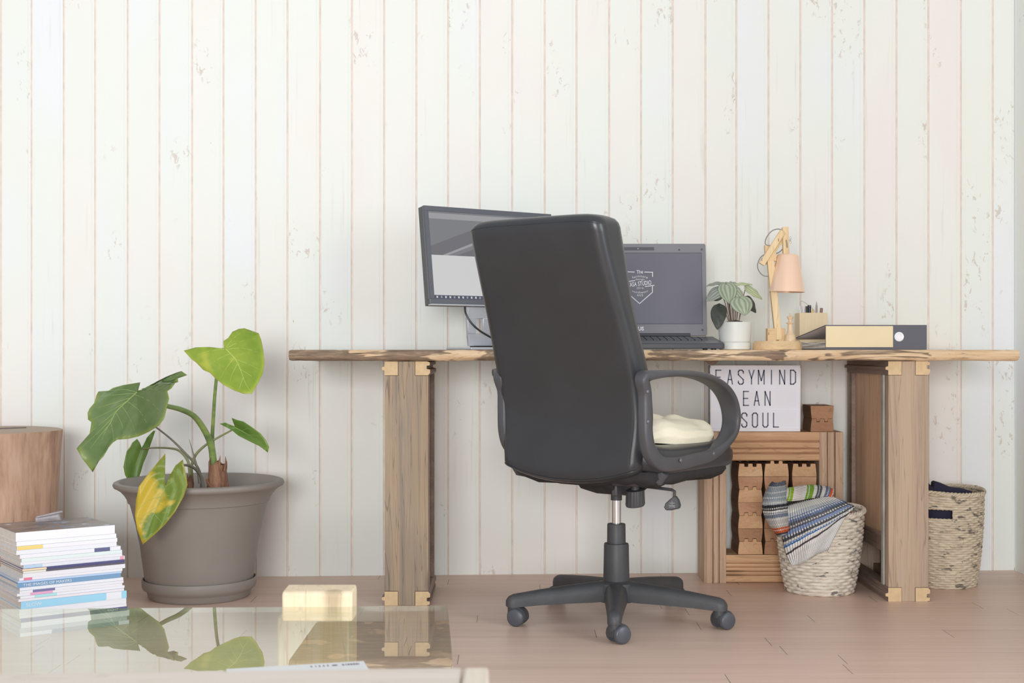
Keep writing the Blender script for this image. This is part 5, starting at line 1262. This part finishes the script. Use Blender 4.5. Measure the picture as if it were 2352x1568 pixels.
# petioles
def stem(name, pts, r0, r1, mat):
    q = spline(pts, 8); p3 = [P(a, b, c) for a, b, c in q]; L = len(p3)
    mb = MB(); mb.tube(p3, [r0 + (r1 - r0) * i / (L - 1) for i in range(L)], 12); return mb.build(name, mat, bp)
def stemmat():
    n = NT('green_petiole'); co = n.coord(); n.set(Base_Color=n.ramp(n.noise(n.scale(co, (4, 4, 12)), 4, 3), [(.3, srgb(106, 132, 82)), (.7, srgb(146, 166, 92))]), Roughness=.4); return n.m
M_STM = stemmat(); M_ST2 = plain('olive_petiole', srgb(128, 132, 92), .5, var=.15); M_ST3 = plain('grey_petiole', srgb(118, 112, 100), .55)
stem('petiole', [(492, 1090, 3.955), (490, 1060, 3.95), (484, 1020, 3.93), (468, 985, 3.89), (445, 955, 3.84), (415, 940, 3.78), (380, 931, 3.74), (345, 918, 3.70), (318, 902, 3.67)], .0120, .0045, M_STM)
stem('petiole', [(494, 1060, 3.97), (488, 1010, 3.975), (490, 960, 3.96), (494, 900, 3.93), (500, 850, 3.90), (512, 815, 3.865), (519, 804, 3.845)], .0062, .0040, M_STM)
stem('petiole', [(441, 1100, 3.95), (440, 1072, 3.95), (449, 1045, 3.945), (472, 1022, 3.94), (500, 1005, 3.94), (524, 992, 3.935), (541, 983, 3.934)], .0052, .0022, M_ST2)
stem('petiole', [(437, 1108, 3.93), (436, 1082, 3.95), (430, 1055, 4.0), (412, 1035, 4.06), (390, 1029, 4.1), (355, 1028, 4.13), (325, 1031, 4.15)], .0056, .0022, M_ST2)
stem('petiole', [(463, 1125, 3.95), (462, 1098, 3.95), (452, 1070, 3.95), (425, 1040, 3.94), (395, 1010, 3.93), (360, 982, 3.92), (335, 965, 3.9)], .0050, .0020, M_ST3)
stem('petiole', [(468, 1130, 3.91), (463, 1098, 3.90), (450, 1078, 3.87), (434, 1069, 3.83), (415, 1070, 3.78), (394, 1090, 3.74), (379, 1121, 3.722)], .0056, .0022, M_ST3)
stem('sprout', [(459, 1110, 3.93), (452, 1070, 3.93), (442, 1035, 3.93), (434.5, 1008, 3.93)], .0045, .0004, M_ST3)

# ------------------------------------------------------------------ log stool
def logmat():
    n = NT('peeled_log'); co = n.coord(); v = n.scale(co, (10, 10, 2.4))
    a = n.noise(v, 1.2, 4, .6, .6); f2 = n.noise(n.scale(co, (60, 60, 9)), 1.5, 4, .6)
    col = n.ramp(n.math('ADD', n.math('MULTIPLY', a, .7), n.math('MULTIPLY', f2, .3)), [(.34, srgb(156, 118, 98)), (.48, srgb(190, 154, 130)), (.6, srgb(204, 170, 148)), (.72, srgb(210, 184, 168))])
    ck = n.smooth(n.noise(n.scale(co, (22, 22, 1.2)), 1.3, 2, .5, .8), .66, .69); col = n.mix(n.math('MULTIPLY', ck, .6), col, srgb(96, 72, 60))
    n.set(Base_Color=col, Roughness=.6); n.bump(f2, .3, .003); return n.m
def ringmat():
    n = NT('log_end'); co = n.coord(); sp = n.n('SeparateXYZ'); n.inp(sp.inputs[0], co)
    r = n.math('SQRT', n.math('ADD', n.math('MULTIPLY', sp.outputs[0], sp.outputs[0]), n.math('MULTIPLY', sp.outputs[1], sp.outputs[1])))
    r2 = n.math('ADD', r, n.math('MULTIPLY', n.noise(co, 9, 2), .03)); s_ = n.math('SINE', n.math('MULTIPLY', r2, 900))
    n.set(Base_Color=n.ramp(s_, [(.2, srgb(172, 152, 134)), (.8, srgb(190, 172, 154))]), Roughness=.75); return n.m
LC = V(((-32 - CX) * 4.0 / F, 4.0, 0)); lt = EYE - (988 - HY) * kp4
mb = MB()
def logf(u, v):
    a = 2 * PI * u; r = (.190 + .020 * v ** 1.5) * (1 + .03 * sin(a * 2 + 1) + .018 * sin(a * 5 + v) + .012 * NZ.noise(V((cos(a) * 2, sin(a) * 2, v * 2))))
    return V((LC.x + r * cos(a), LC.y + r * sin(a), lt * v))
mb.grid(logf, 80, 16, wrap=True, uvs=False)
top = [logf(i / 80, 1) for i in range(80)]; ringp = [top]
for k in (0.97, .6, .3): ringp.append([V((LC.x + (p.x - LC.x) * k, LC.y + (p.y - LC.y) * k, lt + .003 * (k < .97) + .002)) for p in top])
vs = [p for r in ringp for p in r]; fs = [(j * 80 + i, j * 80 + (i + 1) % 80, (j + 1) * 80 + (i + 1) % 80, (j + 1) * 80 + i) for j in range(3) for i in range(80)] + [tuple(240 + i for i in range(80))]
mb.add(vs, fs, 1); mb.add([logf(i / 80, 0) for i in range(80)], [tuple(range(80))[::-1]], 0)
tag(mb.build('log_stool', [logmat(), ringmat()], at=LC, smooth=50), 'peeled tree-trunk stool at the left behind the magazine stack', 'stool')
mb = MB(); mb.tube(spline([tuple(LC + V((-.06, -.02, lt + .0062))), tuple(LC + V((.02, -.03, lt + .0062))), tuple(LC + V((.11, .03, lt + .0062)))], 6), .0022, 6)
tag(mb.build('twig', plain('dark_twig', srgb(110, 98, 92), .8), at=LC + V((0, 0, lt))), 'thin dark twig lying on top of the log stool', 'twig')

# ------------------------------------------------------------------ magazines
M_PG = plain('magazine_pages', srgb(214, 207, 198), .85, var=.05, sc=80)
cov = {}
def C_(rgb):
    if rgb not in cov: cov[rgb] = plain('cover_%d' % len(cov), srgb(*rgb), .3, var=.01)
    return cov[rgb]
W_ = (240, 241, 248); INKs = plain('spine_ink', srgb(88, 88, 120), .5); INKw = plain('spine_ink_white', srgb(236, 238, 244), .5)
kM = 3.56 / F
# thickness(px), spine colour, tabs [(from, to, colour)], text, description
MG = [(20, W_, [], None, 'topmost white magazine with a dark patterned cover'),
      (10, (238, 240, 246), [], None, 'white magazine just under the topmost one'),
      (9, W_, [(.0, .25, (240, 214, 130))], None, 'white magazine with a yellow spine end, third from the top'),
      (10, (236, 238, 246), [], None, 'white magazine directly below the one with the yellow spine end'),
      (9, W_, [(.73, .89, (96, 98, 140))], None, 'white magazine with a small dark box near its spine end'),
      (8, (228, 242, 242), [], None, 'pale mint white magazine under the one with the dark spine box'),
      (7, W_, [], None, 'thin white magazine two above the dark double line'),
      (8, (236, 238, 246), [(.0, .18, (190, 216, 240)), (.95, .99, (244, 170, 190))], None, 'white magazine with a pale blue left end above the navy spine'),
      (5, (76, 76, 128), [(.0, .23, (246, 222, 190))], None, 'thin magazine with a navy spine and cream left end'),
      (5, (92, 90, 104), [(.0, .22, (234, 236, 220))], None, 'thin magazine with a dark grey spine below the navy one'),
      (10, (238, 238, 246), [], None, 'white magazine just below the dark grey spine'),
      (6, W_, [(.04, .12, (240, 130, 160))], None, 'white magazine with a small red mark at the left of its spine'),
      (5, (190, 214, 246), [], None, 'thin pale blue magazine on top of the teal one'),
      (10, (120, 162, 200), [], 'THE IMAGES OF MAKERS', 'teal blue magazine with white lettering along its spine'),
      (7, W_, [], None, 'white magazine directly below the teal blue one'),
      (6, W_, [(.12, .33, (120, 118, 168))], None, 'white magazine with a purple tab on its spine'),
      (6, W_, [(.12, .33, (236, 178, 214))], None, 'white magazine with a pink tab on its spine'),
      (6, W_, [(.13, .34, (176, 232, 236))], None, 'white magazine with a mint tab on its spine'),
      (6, (240, 236, 244), [], None, 'thin white magazine on top of the sky blue one'),
      (17, (164, 220, 248), [(.80, .95, (240, 242, 248))], 'SLOW', 'thick sky blue magazine low in the stack'),
      (13, W_, [], None, 'thick white magazine right under the sky blue one'),
      (7, (240, 240, 248), [], None, 'thin white magazine on top of the lower navy spine'),
      (9, (84, 84, 138), [], 'RIGHT', 'navy magazine with white lettering at the right end near the bottom'),
      (13, W_, [], None, 'white magazine third from the floor'),
      (10, (200, 204, 212), [], None, 'grey magazine second from the floor'), (9, W_, [(.28, .9, (150, 156, 170))], None, 'lowest magazine, lying on the floor')]
z = sum(m[0] for m in MG) * kM * 1.0
ym = rad(36); tx = V((cos(ym), sin(ym), 0)); ty = V((-sin(ym), cos(ym), 0)); tot = z
BL = V(((43 - CX) * 3.42 / F, 3.42, 0))
RG = random.Random(5)
for i, (th, colr, tabs, txt, desc) in enumerate(MG):
    h_ = th * kM; z -= h_; lean_ = z / tot
    wd = .286 - .030 * lean_ + RG.uniform(-.0015, .0015); dp = .215 + RG.uniform(-.006, .008)
    o0 = BL + tx * (-.010 * lean_ + .004 * RG.uniform(-1, 1) + (.004 if lean_ < .9 else 0)) + ty * (.002 * RG.uniform(-1, 1) + 0.0)
    if 3 < i < 14: o0 += tx * (.012 * sin((i - 3) / 10 * PI))
    M = Matrix.Translation(o0 + V((0, 0, max(z, 0) + .0002))) @ Matrix.Rotation(ym + rad(RG.uniform(-.5, .5)), 4, 'Z')
    mg = empty('magazine', M @ V((wd / 2, dp / 2, 0)), desc + ' in the stack', 'magazine', 'magazines stacked on the floor')
    e = h_ - .0004; ct = min(.0006, h_ * .12)
    mb = MB(); mb.box((0, 0, 0), (wd, ct + .0004, e), 0, M); mb.box((0, ct + .0004, 0), (wd, dp, ct), 0, M); mb.box((0, ct + .0004, e - ct), (wd, dp, e), 1 if i == 0 else 0, M)
    if i == 0:
        n = NT('dark_photo_cover'); co = n.coord(); nz = n.noise(co, 22, 4, .6)
        n.set(Base_Color=n.ramp(nz, [(.36, srgb(86, 84, 96)), (.46, srgb(120, 112, 110)), (.54, srgb(150, 128, 112)), (.62, srgb(112, 124, 146)), (.72, srgb(214, 214, 218))]), Roughness=.3); cover2 = n.m
    cvo = mb.build('cover', [C_(colr), cover2], mg, smooth=0)
    mb = MB(); mb.grid(lambda u, v: M @ V(((.0012 + (wd - .0024) * u), dp - .0012 if False else 0, 0)), 1, 1) if False else None
    mb.box((.0012, ct + .0006, ct), (wd - .0012, dp - .0015, e - ct), 0, M); mb.build('pages', M_PG, mg, smooth=0)
    for a, b, cc in tabs:
        mb = MB(); mb.box((wd * a + .0003, -.0003, .0002), (wd * b, .0001, e - .0002), 0, M); mb.build('spine_band', C_(cc), cvo, smooth=0)
    if txt:
        mb = MB(); al = {'SLOW': .012, 'THE IMAGES OF MAKERS': .015, 'RIGHT': wd - .055}[txt]
        text_mb(mb, txt, h_ * (.62 if txt == 'SLOW' else .85), M @ Matrix.Translation((al, -.0005, e / 2)) @ Matrix.Rotation(rad(90), 4, 'X'), sx=1.15, align='LEFT'); mb.build('spine_text', INKw, cvo, smooth=0)
ztop = tot
# curled page corner on the top magazine
mb = MB(); Mt = Matrix.Translation(BL + V((0, 0, ztop + .0004))) @ Matrix.Rotation(ym, 4, 'Z')
def curl(u, v):
    r = .007 + .006 * u; a = PI * 1.25 * v; return Mt @ V((.10 + .07 * u, .200 - .02 + r * sin(a) + .012, r - r * cos(a)))
mb.grid(curl, 8, 14, uvs=False)
tag(mb.build('loose_page', plain('glossy_page', srgb(176, 168, 172), .3, var=.2, sc=40), at=Mt @ V((.13, .2, 0)), thick=.0006, smooth=80), 'curled glossy page lying on top of the magazine stack', 'page')

# ------------------------------------------------------------------ glass table
n = NT('table_glass'); t_ = n.t; ge = n.n('NewGeometry')
def thin_glass(name, k_refl, tint, rough=0.0):
    n = NT(name); ge = n.n('NewGeometry'); dt = n.n('VectorMath', operation='DOT_PRODUCT'); n.inp(dt.inputs[0], ge.outputs['Normal']); n.inp(dt.inputs[1], ge.outputs['Incoming'])
    c = n.math('ABSOLUTE', dt.outputs['Value']); R_ = n.math('ADD', .04, n.math('MULTIPLY', .96, n.math('POWER', n.math('SUBTRACT', 1.0, c), 5.0)))
    R2 = n.math('DIVIDE', n.math('MULTIPLY', R_, 2.0), n.math('ADD', R_, 1.0)); R2 = n.math('MULTIPLY', R2, k_refl, clamp=True)
    tr = n.n('BsdfTransparent'); tr.inputs[0].default_value = tint; gl = n.n('BsdfGlossy'); gl.inputs['Roughness'].default_value = rough
    gl.inputs[0].default_value = (.96, .985, .95, 1)
    mx = n.n('MixShader'); n.inp(mx.inputs[0], R2); n.t.links.new(tr.outputs[0], mx.inputs[1]); n.t.links.new(gl.outputs[0], mx.inputs[2]); n.t.links.new(mx.outputs[0], n.out.inputs[0])
    n.t.nodes.remove(n.b); return n.m
bpy.data.materials.remove(n.m)
M_GT = thin_glass('glass_top', 1.0, (.93, .96, .93, 1)); M_GB = thin_glass('glass_underside', 0.0, (.97, .99, .96, 1))
M_GE = thin_glass('glass_edge', 1.0, (.86, .92, .87, 1), .05)
ZG = 0.280
gb = PZ(1028, 1390.5, ZG); gf = PZ(1040.5, 1530, ZG); dirx = (gb - gf).normalized()
gF = gb - dirx * 1.0; gl0 = PZ(0, 1398.5, ZG); bdir = (gl0 - gb).normalized()
c0 = gb; c1 = gb + bdir * 1.35; c2 = c1 - dirx * 1.0; c3 = gF
tb = empty('glass_table', ((c0 + c1 + c2 + c3) / 4) * 1.0, 'low coffee table with a clear glass top on timber posts in the left foreground', 'table'); tb.location.z = 0
t = .009
mb = MB(); up = [c0, c1, c2, c3]; lo = [p - V((0, 0, t)) for p in up]
mb.add(up + lo, [(0, 1, 2, 3)], 0); mb.f += [[4, 5, 6, 7]]; mb.m += [1]; mb.uv += [None]
for i in range(4): mb.f.append([i, (i + 1) % 4, 4 + (i + 1) % 4, 4 + i]); mb.m.append(2); mb.uv.append(None)
mb.build('glass_top', [M_GT, M_GB, M_GE], tb, smooth=0)
M_TP = wood('table_post_pine', [srgb(226, 196, 158), srgb(240, 218, 184), srgb(244, 226, 198), srgb(244, 230, 208)], axis=2, sc=15, streak=.05, knots=.6, bump=.05, ring=.55)
def post(x0, x1, yr, sgn):    # yr: face towards the glass edge; sgn +1 stands behind the rear edge
    ya, yb, yc = yr - sgn * .045, yr + sgn * .002, yr + sgn * .075
    pr = [(ya, 0), (yc, 0), (yc, .302), (yc - sgn * .008, .309), (yb + sgn * .006, .307), (yb, .301), (yb, ZG - t - .0005), (ya, ZG - t - .0005)]
    mb = MB(); mb.extrude([(x0, y, z) for y, z in pr], (x1 - x0, 0, 0)); mb.build('timber_post', M_TP, tb, bevel=.0035)
yr = PZ(730, 1394, ZG).y
post((647 - CX) * yr / F, (808.5 - CX) * yr / F, yr, 1); post(-1.25, -1.12, yr - .03, 1)
post(-.42, -.30, yr - 1.0, -1); post(-1.25, -1.12, yr - 1.02, -1)

# thin catalogue on the glass
pa, pb = P(520, 1536, 1.9), P(835, 1517.5, 1.9)
pa = PZ(520, 1536, ZG + .006); pb = PZ(835, 1517.5, ZG + .006); u_ = (pb - pa); wdt = u_.length; u_.normalize(); v_ = V((u_.y, -u_.x, 0))
ang = math.atan2(u_.y, u_.x); Mq = Matrix.Translation((pa.x, pa.y, ZG + .0004)) @ Matrix.Rotation(ang, 4, 'Z')
ct_ = empty('catalogue', Mq @ V((wdt / 2, -.12, 0)), 'white catalogue with a small round emblem lying on the glass table top', 'magazine')
mb = MB(); mb.box((0, -.26, 0), (wdt, 0, .0008), 0, Mq); mb.box((0, -.26, .005), (wdt, 0, .0057), 0, Mq); cv = mb.build('cover', C_((236, 238, 240)), ct_, smooth=0)
mb = MB(); mb.box((.001, -.258, .0008), (wdt - .001, -.001, .005), 0, Mq); mb.build('pages', M_PG, ct_, smooth=0)
mb = MB(); M_INK = plain('grey_ink', srgb(120, 122, 128), .5)
bx_ = lambda a: a * wdt
mb.lathe([(.0042, .0056), (.0042, .0060)], (0, 0, 0), 20, M=Mq @ Matrix.Translation((bx_(.775), -.017, 0)))
for i, (a, b) in enumerate(((.83, .845), (.855, .862), (.87, .885), (.89, .905), (.91, .925), (.93, .945), (.95, .955), (.6, .61), (.635, .64), (.66, .67), (.69, .7), (.72, .73))):
    mb.box((bx_(a), -.021, .0058), (bx_(b), -.012, .0060), 0, Mq)
mb.build('print', M_INK, cv, smooth=0)

# ------------------------------------------------------------------ pale bench closest to the camera
M_BN = wood('bleached_bench', [srgb(214, 196, 182), srgb(228, 214, 202), srgb(234, 222, 212), srgb(238, 230, 222)], axis=0, sc=14, knots=.2, bump=.05)
M_BN2 = wood('bench_end', [srgb(222, 206, 186), srgb(232, 218, 200), srgb(238, 226, 210), srgb(240, 230, 218)], axis=1, sc=14, knots=0, bump=.05)
ZN = .455
r0 = PZ(1122, 1531, ZN); l0 = PZ(0, 1547, ZN); xj = (1063 - CX) * r0.y / F
bn = empty('bench', (-.45, 1.08, 0), 'pale bleached wooden bench at the bottom edge nearest the camera', 'bench')
mb = MB(); sl = (l0.y - r0.y) / (l0.x - r0.x); yy = lambda x: r0.y + sl * (x - r0.x)
def plank(x0, x1, m, nm):
    mb = MB(); mb.extrude([(x0, yy(x0), ZN - .03), (x1, yy(x1), ZN - .03), (x1, yy(x1) - .27, ZN - .03), (x0, yy(x0) - .27, ZN - .03)], (0, 0, .03)); mb.build(nm, m, bn, bevel=.003)
plank(-.92, xj - .0006, M_BN, 'seat_board'); plank(xj + .0006, r0.x, M_BN2, 'end_board')
for x in (-.88, r0.x - .07):
    for dy in (-.05, -.25):
        mb = MB(); mb.box((x, yy(x) + dy, 0), (x + .04, yy(x) + dy + .04, ZN - .0302)); mb.build('leg', M_BN, bn, bevel=.002)
